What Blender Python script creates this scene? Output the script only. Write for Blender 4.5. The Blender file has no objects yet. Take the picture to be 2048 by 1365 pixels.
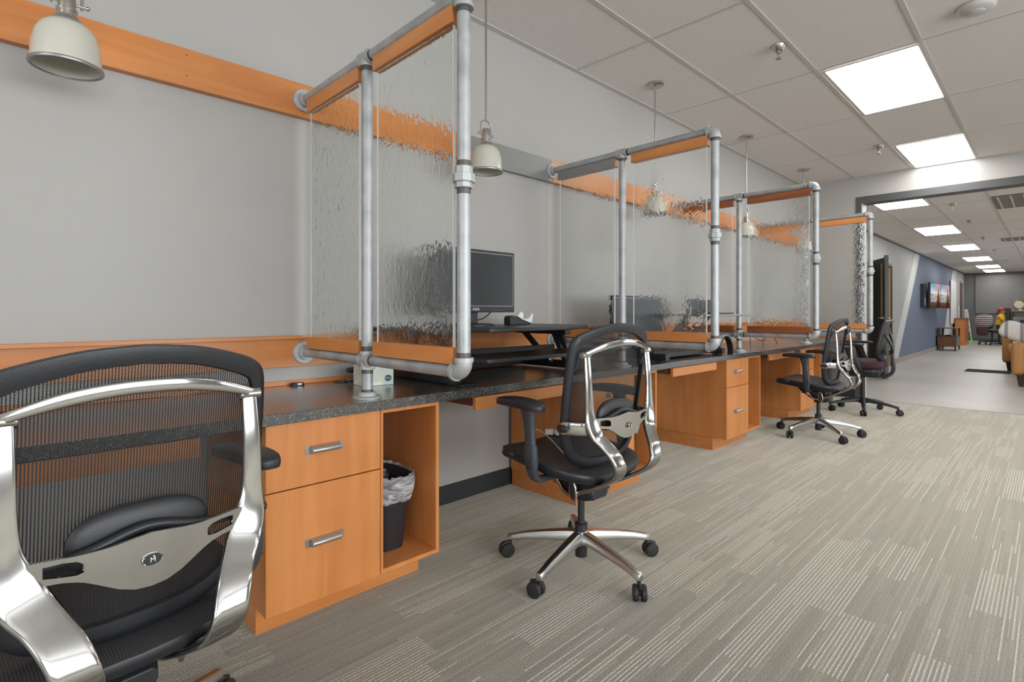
import bpy, math, random
from mathutils import Vector, Matrix
random.seed(7)
D = bpy.data; S = bpy.context.scene; COL = S.collection
PI = math.pi
# ---------------------------------------------------------------- camera, world, exposure
CAMH = 1.0705; YAW = math.radians(45.45)
cam = D.cameras.new('camera'); camo = D.objects.new('camera', cam); COL.objects.link(camo)
cam.sensor_width = 36.0; cam.lens = 1065.0/2048*36; cam.clip_start = 0.02; cam.clip_end = 200
cam.shift_y = -(682.5-626.0)/2048.0
camo.location = (0, 0, CAMH); camo.rotation_euler = (PI/2, 0, YAW-PI/2)
S.camera = camo
w = D.worlds.new('world'); S.world = w; w.use_nodes = True
w.node_tree.nodes['Background'].inputs[0].default_value = (0.80, 0.90, 1.0, 1)
w.node_tree.nodes['Background'].inputs[1].default_value = 1.0
vs = S.view_settings; vs.view_transform = 'Standard'; vs.look = 'None'; vs.gamma = 1.0; vs.exposure = 0.08
vs.use_curve_mapping = False
S.cycles.max_bounces = 10; S.cycles.transparent_max_bounces = 24; S.cycles.transmission_bounces = 8
S.cycles.diffuse_bounces = 5
PANEL = 11.0          # ceiling light panels, radiance
def area(name, loc, rot, sx, sy, power, color):
    l = D.lights.new(name, 'AREA'); l.shape = 'RECTANGLE'; l.size = sx; l.size_y = sy; l.energy = power; l.color = color
    o = D.objects.new(name, l); COL.objects.link(o); o.location = loc; o.rotation_euler = rot; return o
# daylight through the windows of the right-hand wall and of the wall behind the camera
area('daylight_side', (1.2, -4.42, 1.55), (PI/2, 0, 0), 6.6, 1.7, 250, (0.93, 0.97, 1.0))
area('daylight_back', (-4.42, -0.9, 1.5), (0, -PI/2, 0), 1.7, 5.0, 70, (0.93, 0.97, 1.0))
area('daylight_lounge', (15.0, -6.42, 1.5), (PI/2, 0, 0), 12, 1.8, 160, (0.95, 0.98, 1.0))

# ---------------------------------------------------------------- material helpers
def newmat(name):
    m = D.materials.new(name); m.use_nodes = True
    return m, m.node_tree.nodes, m.node_tree.links, m.node_tree.nodes['Principled BSDF']
def srgb(r, g, b):
    f = lambda c: (c/255/12.92) if c/255 <= 0.04045 else ((c/255+0.055)/1.055)**2.4
    return (f(r), f(g), f(b), 1)
def plain(name, col, rough=0.5, metal=0.0, bump=0, bscale=200, var=0.0, vscale=3, spec=None, coat=0):
    m, n, l, p = newmat(name)
    p.inputs['Base Color'].default_value = col; p.inputs['Roughness'].default_value = rough; p.inputs['Metallic'].default_value = metal
    if spec is not None: p.inputs['Specular IOR Level'].default_value = spec
    if coat: p.inputs['Coat Weight'].default_value = coat; p.inputs['Coat Roughness'].default_value = 0.1
    tc = n.new('ShaderNodeTexCoord')
    if var:
        t = n.new('ShaderNodeTexNoise'); t.inputs['Scale'].default_value = vscale; t.inputs['Detail'].default_value = 4
        l.new(tc.outputs['Object'], t.inputs[0])
        mx = n.new('ShaderNodeMix'); mx.data_type = 'RGBA'
        mx.inputs[6].default_value = tuple(c*(1-var) for c in col[:3])+(1,); mx.inputs[7].default_value = tuple(min(1, c*(1+var)) for c in col[:3])+(1,)
        l.new(t.outputs[0], mx.inputs[0]); l.new(mx.outputs[2], p.inputs['Base Color'])
    if bump:
        t = n.new('ShaderNodeTexNoise'); t.inputs['Scale'].default_value = bscale; l.new(tc.outputs['Object'], t.inputs[0])
        b = n.new('ShaderNodeBump'); b.inputs['Strength'].default_value = bump; b.inputs['Distance'].default_value = 0.002
        l.new(t.outputs[0], b.inputs['Height']); l.new(b.outputs[0], p.inputs['Normal'])
    return m
def ramp(n, pts):
    r = n.new('ShaderNodeValToRGB'); e = r.color_ramp.elements
    while len(e) < len(pts): e.new(0.5)
    for i, (p, c) in enumerate(pts): e[i].position = p; e[i].color = c
    return r
def math_(n, l, op, a, b=None, c=None):
    m = n.new('ShaderNodeMath'); m.operation = op
    for i, v in enumerate((a, b, c)):
        if v is None: continue
        if isinstance(v, (int, float)): m.inputs[i].default_value = v
        else: l.new(v, m.inputs[i])
    return m.outputs[0]
def wood(name, axis, base, dark, rough=0.33):
    m, n, l, p = newmat(name)
    tc = n.new('ShaderNodeTexCoord'); mp = n.new('ShaderNodeMapping')
    sc = [22, 22, 22]; sc[axis] = 1.6
    mp.inputs['Scale'].default_value = sc; l.new(tc.outputs['Object'], mp.inputs[0])
    t = n.new('ShaderNodeTexNoise'); t.inputs['Scale'].default_value = 1.0; t.inputs['Detail'].default_value = 6; t.inputs['Distortion'].default_value = 0.7
    l.new(mp.outputs[0], t.inputs[0])
    r = ramp(n, [(0.32, dark), (0.68, base)]); l.new(t.outputs[0], r.inputs[0])
    t2 = n.new('ShaderNodeTexNoise'); t2.inputs['Scale'].default_value = 3.0; l.new(tc.outputs['Object'], t2.inputs[0])
    mx = n.new('ShaderNodeMix'); mx.data_type = 'RGBA'; mx.blend_type = 'MULTIPLY'; mx.inputs[0].default_value = 1
    r2 = ramp(n, [(0.3, (0.86, 0.84, 0.80, 1)), (0.7, (1, 1, 1, 1))]); l.new(t2.outputs[0], r2.inputs[0])
    l.new(r.outputs[0], mx.inputs[6]); l.new(r2.outputs[0], mx.inputs[7]); l.new(mx.outputs[2], p.inputs['Base Color'])
    p.inputs['Roughness'].default_value = rough
    return m
WB, WD = (0.685, 0.275, 0.086, 1), (0.60, 0.215, 0.058, 1)
M = {}
M['woodz'] = wood('maple_vertical', 2, WB, WD)
M['woodx'] = wood('maple_along_wall', 0, WB, WD)
M['woody'] = wood('maple_across', 1, WB, WD)
M['wooddark'] = wood('maple_reddish_across', 1, (0.36, 0.115, 0.035, 1), (0.25, 0.07, 0.02, 1))
M['walnut'] = wood('walnut', 0, (0.21, 0.085, 0.030, 1), (0.12, 0.045, 0.018, 1), 0.4)
M['walnutdark'] = wood('dark_walnut', 2, (0.055, 0.032, 0.024, 1), (0.03, 0.018, 0.014, 1), 0.45)
M['glaregrey'] = plain('wood_glare_grey', (0.23, 0.23, 0.22, 1), 0.35, 0, var=0.06)  # glare on the orange wood, put into the colour as flat grey
def paint(name, col, bump=0.15):
    m, n, l, p = newmat(name); tc = n.new('ShaderNodeTexCoord')
    t = n.new('ShaderNodeTexNoise'); t.inputs['Scale'].default_value = 1.1; t.inputs['Detail'].default_value = 2; l.new(tc.outputs['Object'], t.inputs[0])
    r = ramp(n, [(0.3, tuple(c*0.97 for c in col[:3])+(1,)), (0.7, tuple(c*1.03 for c in col[:3])+(1,))]); l.new(t.outputs[0], r.inputs[0])
    l.new(r.outputs[0], p.inputs['Base Color']); p.inputs['Roughness'].default_value = 0.62
    t = n.new('ShaderNodeTexNoise'); t.inputs['Scale'].default_value = 260; l.new(tc.outputs['Object'], t.inputs[0])
    b = n.new('ShaderNodeBump'); b.inputs['Strength'].default_value = bump; b.inputs['Distance'].default_value = 0.001
    l.new(t.outputs[0], b.inputs['Height']); l.new(b.outputs[0], p.inputs['Normal'])
    return m
M['wall'] = paint('light_grey_paint', (0.415, 0.40, 0.378, 1))
M['wallgrey'] = paint('mid_grey_paint', (0.33, 0.33, 0.32, 1))
M['wallblue'] = paint('slate_blue_paint', (0.115, 0.145, 0.205, 1))
M['wallpale'] = paint('pale_stripe_paint', (0.50, 0.51, 0.50, 1))
M['walldark'] = paint('dark_grey_paint', (0.13, 0.13, 0.13, 1))
M['trimdark'] = plain('charcoal_trim', (0.075, 0.077, 0.078, 1), 0.45)
M['basevinyl'] = plain('black_vinyl_base', (0.025, 0.028, 0.032, 1), 0.5)
M['basetan'] = plain('taupe_vinyl_base', (0.30, 0.25, 0.21, 1), 0.5)
def ceil_mat():
    m, n, l, p = newmat('acoustic_tile'); tc = n.new('ShaderNodeTexCoord')
    v = n.new('ShaderNodeTexNoise'); v.inputs['Scale'].default_value = 75; v.inputs['Detail'].default_value = 3; v.inputs['Roughness'].default_value = 0.7
    l.new(tc.outputs['Object'], v.inputs[0])
    r = ramp(n, [(0.30, (0.52, 0.495, 0.46, 1)), (0.385, (0.78, 0.745, 0.705, 1))]); l.new(v.outputs[0], r.inputs[0])
    l.new(r.outputs[0], p.inputs['Base Color']); p.inputs['Roughness'].default_value = 0.9
    return m
M['ceil'] = ceil_mat()
M['tbar'] = plain('ceiling_grid_metal', (0.585, 0.555, 0.52, 1), 0.6)
def emit(name, col, s):
    m = D.materials.new(name); m.use_nodes = True; n = m.node_tree.nodes; n.clear()
    e = n.new('ShaderNodeEmission'); e.inputs[0].default_value = col; e.inputs[1].default_value = s
    o = n.new('ShaderNodeOutputMaterial'); m.node_tree.links.new(e.outputs[0], o.inputs[0]); return m
M['panel'] = emit('lit_diffuser', (1.0, 0.985, 0.96, 1), PANEL)
def carpet():
    m, n, l, p = newmat('striped_carpet_tile'); tc = n.new('ShaderNodeTexCoord'); sp = n.new('ShaderNodeSeparateXYZ')
    l.new(tc.outputs['Object'], sp.inputs[0]); X, Y = sp.outputs[0], sp.outputs[1]
    def wn(a, b, c=0.0):
        cb = n.new('ShaderNodeCombineXYZ'); l.new(a, cb.inputs[0]); l.new(b, cb.inputs[1]); cb.inputs[2].default_value = c
        q = n.new('ShaderNodeTexWhiteNoise'); q.noise_dimensions = '3D'; l.new(cb.outputs[0], q.inputs[0]); return q.outputs[0]
    F = lambda a: math_(n, l, 'FLOOR', a)
    row = F(math_(n, l, 'DIVIDE', Y, 0.105))                       # strips of yarn rows
    offx = wn(row, row, 3.1)
    cellx = F(math_(n, l, 'ADD', math_(n, l, 'DIVIDE', X, 0.41), math_(n, l, 'MULTIPLY', offx, 1.0)))
    grp = wn(row, cellx, 5.0)                                       # character of each block
    yl = math_(n, l, 'DIVIDE', Y, 0.0125); line = F(yl); fr = math_(n, l, 'FRACT', yl)
    cellx2 = F(math_(n, l, 'ADD', math_(n, l, 'DIVIDE', X, 0.52), math_(n, l, 'MULTIPLY', wn(line, line, 8.0), 1.0)))
    lr = wn(line, cellx2, 1.0)
    inl = math_(n, l, 'MULTIPLY', math_(n, l, 'GREATER_THAN', fr, 0.30), math_(n, l, 'LESS_THAN', fr, 0.62))
    bright = math_(n, l, 'MULTIPLY', inl, math_(n, l, 'GREATER_THAN', math_(n, l, 'ADD', lr, math_(n, l, 'MULTIPLY', grp, 0.9)), 1.12))
    gp = math_(n, l, 'GREATER_THAN', grp, 0.80); bright = math_(n, l, 'MAXIMUM', bright, math_(n, l, 'MULTIPLY', inl, gp))
    # base tone
    tn = n.new('ShaderNodeTexNoise'); tn.inputs['Scale'].default_value = 0.7; tn.inputs['Detail'].default_value = 2; l.new(tc.outputs['Object'], tn.inputs[0])
    basec = ramp(n, [(0.38, (0.215, 0.196, 0.158, 1)), (0.62, (0.190, 0.183, 0.166, 1))]); l.new(tn.outputs[0], basec.inputs[0])
    mb_ = n.new('ShaderNodeMix'); mb_.data_type = 'RGBA'; mb_.blend_type = 'MULTIPLY'; mb_.inputs[0].default_value = 1.0
    gr = ramp(n, [(0.0, (0.92, 0.92, 0.92, 1)), (1.0, (1.05, 1.045, 1.03, 1))]); l.new(grp, gr.inputs[0])
    l.new(basec.outputs[0], mb_.inputs[6]); l.new(gr.outputs[0], mb_.inputs[7])
    mt = n.new('ShaderNodeMix'); mt.data_type = 'RGBA'; mt.blend_type = 'MULTIPLY'; mt.inputs[0].default_value = 1.0
    tr = ramp(n, [(0.0, (0.72, 0.70, 0.68, 1)), (0.45, (0.97, 0.97, 0.97, 1)), (0.8, (1.06, 1.05, 1.02, 1)), (1.0, (1.42, 1.40, 1.34, 1))]); l.new(wn(line, cellx2, 21.0), tr.inputs[0])
    l.new(mb_.outputs[2], mt.inputs[6]); l.new(tr.outputs[0], mt.inputs[7])
    # groove between yarn rows
    mg = n.new('ShaderNodeMix'); mg.data_type = 'RGBA'; l.new(math_(n, l, 'MULTIPLY', math_(n, l, 'GREATER_THAN', fr, 0.76), 0.55), mg.inputs[0])
    l.new(mt.outputs[2], mg.inputs[6]); mg.inputs[7].default_value = (0.10, 0.09, 0.075, 1)
    # coloured yarn
    lc = ramp(n, [(0.0, (0.55, 0.53, 0.47, 1)), (0.74, (0.55, 0.53, 0.47, 1)), (0.76, (0.48, 0.55, 0.60, 1)), (0.86, (0.48, 0.55, 0.60, 1)), (0.88, (0.42, 0.32, 0.22, 1))])
    lc.color_ramp.interpolation = 'CONSTANT'; l.new(wn(line, cellx2, 12.0), lc.inputs[0])
    ml = n.new('ShaderNodeMix'); ml.data_type = 'RGBA'; l.new(math_(n, l, 'MULTIPLY', bright, 0.85), ml.inputs[0])
    l.new(mg.outputs[2], ml.inputs[6]); l.new(lc.outputs[0], ml.inputs[7])
    # pile speckle
    pn = n.new('ShaderNodeTexNoise'); pn.inputs['Scale'].default_value = 240; pn.inputs['Detail'].default_value = 2; l.new(tc.outputs['Object'], pn.inputs[0])
    pr = ramp(n, [(0.38, (0.45, 0.45, 0.45, 1)), (0.62, (1.45, 1.45, 1.45, 1))]); l.new(pn.outputs[0], pr.inputs[0])
    mm = n.new('ShaderNodeMix'); mm.data_type = 'RGBA'; mm.blend_type = 'MULTIPLY'; mm.inputs[0].default_value = 0.9
    l.new(ml.outputs[2], mm.inputs[6]); l.new(pr.outputs[0], mm.inputs[7]); l.new(mm.outputs[2], p.inputs['Base Color'])
    b = n.new('ShaderNodeBump'); b.inputs['Strength'].default_value = 0.5; b.inputs['Distance'].default_value = 0.004
    l.new(pn.outputs[0], b.inputs['Height']); l.new(b.outputs[0], p.inputs['Normal'])
    p.inputs['Roughness'].default_value = 0.95; p.inputs['Specular IOR Level'].default_value = 0.15
    p.inputs['Sheen Weight'].default_value = 0.85; p.inputs['Sheen Roughness'].default_value = 0.5; p.inputs['Sheen Tint'].default_value = (1.0, 0.93, 0.78, 1)
    return m
M['carpet'] = carpet()
def lobby_floor():
    m, n, l, p = newmat('pale_vinyl_floor'); tc = n.new('ShaderNodeTexCoord')
    br = n.new('ShaderNodeTexBrick'); br.inputs['Scale'].default_value = 1.0; br.inputs['Brick Width'].default_value = 1.2; br.inputs['Row Height'].default_value = 0.6
    br.inputs['Mortar Size'].default_value = 0.004; br.inputs['Color1'].default_value = (0.46, 0.44, 0.405, 1); br.inputs['Color2'].default_value = (0.43, 0.41, 0.38, 1); br.inputs['Mortar'].default_value = (0.37, 0.355, 0.33, 1)
    l.new(tc.outputs['Object'], br.inputs[0])
    t = n.new('ShaderNodeTexNoise'); t.inputs['Scale'].default_value = 1.5; t.inputs['Detail'].default_value = 5; l.new(tc.outputs['Object'], t.inputs[0])
    mx = n.new('ShaderNodeMix'); mx.data_type = 'RGBA'; mx.blend_type = 'MULTIPLY'; mx.inputs[0].default_value = 1
    r = ramp(n, [(0.3, (0.92, 0.92, 0.92, 1)), (0.7, (1.05, 1.05, 1.05, 1))]); l.new(t.outputs[0], r.inputs[0])
    l.new(br.outputs[0], mx.inputs[6]); l.new(r.outputs[0], mx.inputs[7]); l.new(mx.outputs[2], p.inputs['Base Color'])
    p.inputs['Roughness'].default_value = 0.38
    return m
M['lobby'] = lobby_floor()
def laminate():
    m, n, l, p = newmat('dark_speckled_laminate'); tc = n.new('ShaderNodeTexCoord')
    t = n.new('ShaderNodeTexNoise'); t.inputs['Scale'].default_value = 120; t.inputs['Detail'].default_value = 6; t.inputs['Distortion'].default_value = 2.0; l.new(tc.outputs['Object'], t.inputs[0])
    r = ramp(n, [(0.42, (0.020, 0.019, 0.018, 1)), (0.56, (0.050, 0.048, 0.046, 1)), (0.64, (0.20, 0.195, 0.185, 1))]); l.new(t.outputs[0], r.inputs[0])
    l.new(r.outputs[0], p.inputs['Base Color']); p.inputs['Roughness'].default_value = 0.24; p.inputs['IOR'].default_value = 1.7; p.inputs['Coat Weight'].default_value = 0.8; p.inputs['Coat IOR'].default_value = 1.55; p.inputs['Coat Roughness'].default_value = 0.2
    return m
M['laminate'] = laminate()
def galv():
    m, n, l, p = newmat('galvanised_pipe'); tc = n.new('ShaderNodeTexCoord')
    t = n.new('ShaderNodeTexNoise'); t.inputs['Scale'].default_value = 14; t.inputs['Detail'].default_value = 7; l.new(tc.outputs['Object'], t.inputs[0])
    r = ramp(n, [(0.3, (0.33, 0.345, 0.355, 1)), (0.7, (0.50, 0.515, 0.52, 1))]); l.new(t.outputs[0], r.inputs[0]); l.new(r.outputs[0], p.inputs['Base Color'])
    r2 = ramp(n, [(0.3, (0.40, 0.40, 0.40, 1)), (0.7, (0.55, 0.55, 0.55, 1))]); l.new(t.outputs[0], r2.inputs[0]); l.new(r2.outputs[0], p.inputs['Roughness'])
    p.inputs['Metallic'].default_value = 0.50
    return m
M['galv'] = galv()
M['fitting'] = plain('cast_fitting', (0.46, 0.47, 0.47, 1), 0.48, 0.45, bump=0.4, bscale=350)
M['thread'] = plain('dark_pipe_thread', (0.13, 0.12, 0.11, 1), 0.5, 0.7, bump=0.5, bscale=300)
def pebble_glass():
    m, n, l, p = newmat('rippled_glass'); tc = n.new('ShaderNodeTexCoord')
    p.inputs['Base Color'].default_value = (0.97, 0.985, 0.98, 1); p.inputs['Roughness'].default_value = 0.05; p.inputs['IOR'].default_value = 1.38
    p.inputs['Transmission Weight'].default_value = 1.0
    mp = n.new('ShaderNodeMapping'); mp.inputs['Scale'].default_value = (1, 1, 0.62); l.new(tc.outputs['Object'], mp.inputs[0])
    t = n.new('ShaderNodeTexNoise'); t.inputs['Scale'].default_value = 38; t.inputs['Detail'].default_value = 1.5; t.inputs['Distortion'].default_value = 0.8; l.new(mp.outputs[0], t.inputs[0])
    b = n.new('ShaderNodeBump'); b.inputs['Strength'].default_value = 0.11; b.inputs['Distance'].default_value = 0.02
    l.new(t.outputs[0], b.inputs['Height']); l.new(b.outputs[0], p.inputs['Normal'])
    return m
M['glass'] = pebble_glass()
M['edge'] = plain('polished_glass_edge', (0.78, 0.80, 0.78, 1), 0.25)
M['nickel'] = plain('brushed_nickel', (0.52, 0.50, 0.47, 1), 0.28, 1.0)
M['pewter'] = plain('pewter', (0.34, 0.34, 0.34, 1), 0.38, 0.8)
M['satinpull'] = plain('satin_pewter', (0.50, 0.49, 0.47, 1), 0.34, 0.8)
M['opal'] = plain('opal_glass', (0.58, 0.565, 0.49, 1), 0.25, coat=0.4)
M['whiteplastic'] = plain('white_plastic', (0.75, 0.75, 0.73, 1), 0.4)
M['black'] = plain('black_plastic', (0.020, 0.021, 0.024, 1), 0.42, bump=0.15, bscale=500)
M['charcoal'] = plain('charcoal_plastic', (0.019, 0.020, 0.024, 1), 0.38, bump=0.2, bscale=500)
M['armblue'] = plain('slate_plastic', (0.045, 0.053, 0.065, 1), 0.34)
M['blackmetal'] = plain('black_powder_coat', (0.018, 0.018, 0.020, 1), 0.38)
M['rubber'] = plain('black_rubber', (0.016, 0.016, 0.016, 1), 0.6)
M['chrome'] = plain('polished_aluminium', (0.55, 0.55, 0.545, 1), 0.13, 1.0)
M['satin'] = plain('satin_aluminium', (0.48, 0.475, 0.465, 1), 0.30, 1.0)
M['screen'] = plain('dark_screen', (0.022, 0.023, 0.025, 1), 0.32)
M['maroon'] = plain('maroon_fabric', (0.055, 0.018, 0.028, 1), 0.8, bump=0.5, bscale=400)
M['tan'] = plain('tan_leather', (0.44, 0.205, 0.055, 1), 0.42, bump=0.3, bscale=60, var=0.12)
M['binblack'] = plain('black_bin_plastic', (0.022, 0.020, 0.024, 1), 0.45)
M['mat'] = plain('black_doormat', (0.020, 0.018, 0.017, 1), 0.95)
M['outlet'] = M['whiteplastic']
def weave(name, opaque):
    m, n, l, p = newmat(name)
    p.inputs['Base Color'].default_value = (0.018, 0.018, 0.019, 1); p.inputs['Roughness'].default_value = 0.45
    uv = n.new('ShaderNodeUVMap'); sp = n.new('ShaderNodeSeparateXYZ'); l.new(uv.outputs[0], sp.inputs[0])
    fu = math_(n, l, 'FRACT', math_(n, l, 'DIVIDE', sp.outputs[0], 0.0050)); fv = math_(n, l, 'FRACT', math_(n, l, 'DIVIDE', sp.outputs[1], 0.0026))
    hole = math_(n, l, 'MULTIPLY', math_(n, l, 'GREATER_THAN', fu, 0.40), math_(n, l, 'GREATER_THAN', fv, 0.46))
    if opaque:
        r = ramp(n, [(0.0, (0.050, 0.050, 0.052, 1)), (1.0, (0.006, 0.006, 0.006, 1))]); l.new(hole, r.inputs[0]); l.new(r.outputs[0], p.inputs['Base Color'])
    else:
        tr = n.new('ShaderNodeBsdfTransparent'); mx = n.new('ShaderNodeMixShader'); out = n['Material Output']
        l.new(hole, mx.inputs[0]); l.new(p.outputs[0], mx.inputs[1]); l.new(tr.outputs[0], mx.inputs[2]); l.new(mx.outputs[0], out.inputs[0])
    return m
M['weave'] = weave('open_black_mesh', False); M['seatweave'] = weave('dense_black_mesh', True)
def liner():
    m, n, l, p = newmat('clear_bin_liner'); tc = n.new('ShaderNodeTexCoord')
    p.inputs['Base Color'].default_value = (0.75, 0.75, 0.76, 1); p.inputs['Roughness'].default_value = 0.18; p.inputs['Alpha'].default_value = 0.5
    t = n.new('ShaderNodeTexNoise'); t.inputs['Scale'].default_value = 9; t.inputs['Distortion'].default_value = 1.5; t.inputs['Detail'].default_value = 3
    mp = n.new('ShaderNodeMapping'); mp.inputs['Scale'].default_value = (1, 1, 3.5); l.new(tc.outputs['Object'], mp.inputs[0]); l.new(mp.outputs[0], t.inputs[0])
    b = n.new('ShaderNodeBump'); b.inputs['Strength'].default_value = 0.9; b.inputs['Distance'].default_value = 0.02; l.new(t.outputs[0], b.inputs['Height']); l.new(b.outputs[0], p.inputs['Normal'])
    r = ramp(n, [(0.40, (0.22, 0.22, 0.22, 1)), (0.62, (0.72, 0.72, 0.72, 1))]); l.new(t.outputs[0], r.inputs[0]); l.new(r.outputs[0], p.inputs['Alpha'])
    return m
M['liner'] = liner()

# ---------------------------------------------------------------- geometry helpers
V = Vector
def catmull(pts, k=6, closed=False):
    P_ = [tuple(p) for p in pts]; n = len(P_); out = []
    segs = n if closed else n-1
    for i in range(segs):
        if closed: a, b, c, d = P_[(i-1) % n], P_[i], P_[(i+1) % n], P_[(i+2) % n]
        else: a, b, c, d = P_[max(i-1, 0)], P_[i], P_[i+1], P_[min(i+2, n-1)]
        for j in range(k):
            t = j/k
            out.append(tuple(0.5*((2*b[q])+(-a[q]+c[q])*t+(2*a[q]-5*b[q]+4*c[q]-d[q])*t*t+(-a[q]+3*b[q]-3*c[q]+d[q])*t**3) for q in range(len(a))))
    if not closed: out.append(P_[-1])
    return out
class MB:
    def __init__(s): s.v = []; s.f = []; s.uv = None
    def add(s, vs_, fs_):
        o = len(s.v); s.v += [tuple(x) for x in vs_]; s.f += [tuple(i+o for i in f) for f in fs_]; return s
    def box(s, a, b, R=None, c=None):
        x0, y0, z0 = a; x1, y1, z1 = b
        vs_ = [V((x, y, z)) for z in (z0, z1) for y in (y0, y1) for x in (x0, x1)]
        if R is not None:
            c = V(c) if c is not None else V(((x0+x1)/2, (y0+y1)/2, (z0+z1)/2)); vs_ = [R @ (q-c)+c for q in vs_]
        return s.add(vs_, [(0, 2, 3, 1), (4, 5, 7, 6), (0, 1, 5, 4), (2, 6, 7, 3), (0, 4, 6, 2), (1, 3, 7, 5)])
    def hexa(s, p): return s.add(p, [(0, 3, 2, 1), (4, 5, 6, 7), (0, 1, 5, 4), (1, 2, 6, 5), (2, 3, 7, 6), (3, 0, 4, 7)])   # 4 bottom, 4 top
    def cyl(s, a, b, r, r2=None, n=20, caps=True):
        a = V(a); b = V(b); r2 = r if r2 is None else r2; d = (b-a).normalized()
        u = d.orthogonal().normalized(); w_ = d.cross(u); vs_ = []
        for q, rr in ((a, r), (b, r2)):
            for i in range(n):
                t = 2*PI*i/n; vs_.append(q+(u*math.cos(t)+w_*math.sin(t))*rr)
        fs_ = [(i, (i+1) % n, n+(i+1) % n, n+i) for i in range(n)]
        if caps: fs_ += [tuple(range(n))[::-1], tuple(range(n, 2*n))]
        return s.add(vs_, fs_)
    def lathe(s, prof, c=(0, 0, 0), ax='z', n=28, close=True):
        vs_ = []; m = len(prof); c = V(c)
        for i in range(n):
            t = 2*PI*i/n
            for (r, h) in prof:
                x, y = r*math.cos(t), r*math.sin(t)
                vs_.append(c+V({'z': (x, y, h), 'x': (h, x, y), 'y': (x, h, y)}[ax]))
        fs_ = []
        for i in range(n):
            j = (i+1) % n
            for k in range(m-1): fs_.append((i*m+k, j*m+k, j*m+k+1, i*m+k+1))
        return s.add(vs_, fs_)
    def sweep(s, path, sec, up=(0, 0, 1), caps=True, closed=False):
        """path: points; sec: function(i/n) -> list of (a,b) offsets; a along 'up' cross direction, b along normal"""
        n = len(path); P_ = [V(p) for p in path]; vs_ = []; m = None; up = V(up)
        for i, p in enumerate(P_):
            if closed: t = P_[(i+1) % n]-P_[i-1]
            else: t = P_[min(i+1, n-1)]-P_[max(i-1, 0)]
            t.normalize()
            A = (up-t*up.dot(t))
            A = A.normalized() if A.length > 1e-4 else t.orthogonal().normalized()
            B = t.cross(A); q = sec(i/max(1, n-1)); m = len(q)
            vs_ += [p+A*a+B*b for a, b in q]
        fs_ = []
        for i in range(n if closed else n-1):
            j = (i+1) % n
            for k in range(m): fs_.append((i*m+k, i*m+(k+1) % m, j*m+(k+1) % m, j*m+k))
        if caps and not closed: fs_ += [tuple(range(m))[::-1], tuple(range((n-1)*m, n*m))]
        return s.add(vs_, fs_)
    def tube(s, path, r, n=12, smooth=6, **k):
        pts = catmull(path, smooth) if smooth else path
        f = r if callable(r) else (lambda t: r)
        return s.sweep(pts, lambda t: [(f(t)*math.cos(2*PI*i/n), f(t)*math.sin(2*PI*i/n)) for i in range(n)], **k)
    def strap(s, path, wt, up, smooth=5, e=0.45, n=16):
        """flattened rounded bar; each path point = (x,y,z,width,thick); width is measured along 'up'"""
        pts = catmull(path, smooth); N = len(pts)
        def sec(t):
            q = pts[min(N-1, round(t*(N-1)))]; a, b = q[3]/2, q[4]/2
            r = []
            for i in range(n):
                th = 2*PI*i/n; c_, s_ = math.cos(th), math.sin(th)
                r.append((a*math.copysign(abs(c_)**e, c_), b*math.copysign(abs(s_)**e, s_)))
            return r
        return s.sweep([p[:3] for p in pts], sec, up=up)
    def prism(s, poly, a, b, ax='y'):
        """poly 2D extruded between a and b along axis"""
        n = len(poly); mk = {'y': lambda p, t: (p[0], t, p[1]), 'x': lambda p, t: (t, p[0], p[1]), 'z': lambda p, t: (p[0], p[1], t)}[ax]
        return s.add([mk(p, a) for p in poly]+[mk(p, b) for p in poly], [tuple(range(n)), tuple(range(n, 2*n))[::-1]]+[(i, n+i, n+(i+1) % n, (i+1) % n) for i in range(n)])
    def ell(s, c, r, n=20, m=12, e=1.0):
        c = V(c); vs_ = []
        pw = lambda q: math.copysign(abs(q)**e, q)
        for i in range(m+1):
            ph = -PI/2+PI*i/m
            for j in range(n):
                th = 2*PI*j/n
                vs_.append(c+V((r[0]*pw(math.cos(ph))*pw(math.cos(th)), r[1]*pw(math.cos(ph))*pw(math.sin(th)), r[2]*pw(math.sin(ph)))))
        fs_ = [(i*n+j, i*n+(j+1) % n, (i+1)*n+(j+1) % n, (i+1)*n+j) for i in range(m) for j in range(n)]
        return s.add(vs_, fs_)
    def xf(s, Mx, start=0):
        s.v = s.v[:start]+[tuple(Mx @ V(q)) for q in s.v[start:]]; return s
    def build(s, name, mat, parent=None, world=False, bevel=0, seg=2, ang=40, loc=None, smooth=True):
        me = D.meshes.new(name); vs_ = s.v
        if world and parent is not None:
            L = parent.location; vs_ = [(x-L.x, y-L.y, z-L.z) for x, y, z in vs_]
        me.from_pydata(vs_, [], s.f)
        import bmesh
        bm = bmesh.new(); bm.from_mesh(me); bmesh.ops.remove_doubles(bm, verts=bm.verts, dist=1e-6)
        bmesh.ops.recalc_face_normals(bm, faces=bm.faces)
        bm.to_mesh(me); bm.free()
        if smooth:
            me.polygons.foreach_set('use_smooth', [True]*len(me.polygons)); me.set_sharp_from_angle(angle=math.radians(ang))
        me.materials.append(mat)
        o = D.objects.new(name, me); COL.objects.link(o)
        if parent is not None: o.parent = parent
        if loc is not None: o.location = loc
        if bevel:
            b = o.modifiers.new('bevel', 'BEVEL'); b.width = bevel; b.segments = seg; b.limit_method = 'ANGLE'; b.angle_limit = math.radians(38)
        return o
def tag(o, label, cat, group=None, kind=None):
    if label: o['label'] = label
    if cat: o['category'] = cat
    if group: o['group'] = group
    if kind: o['kind'] = kind
    return o
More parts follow.
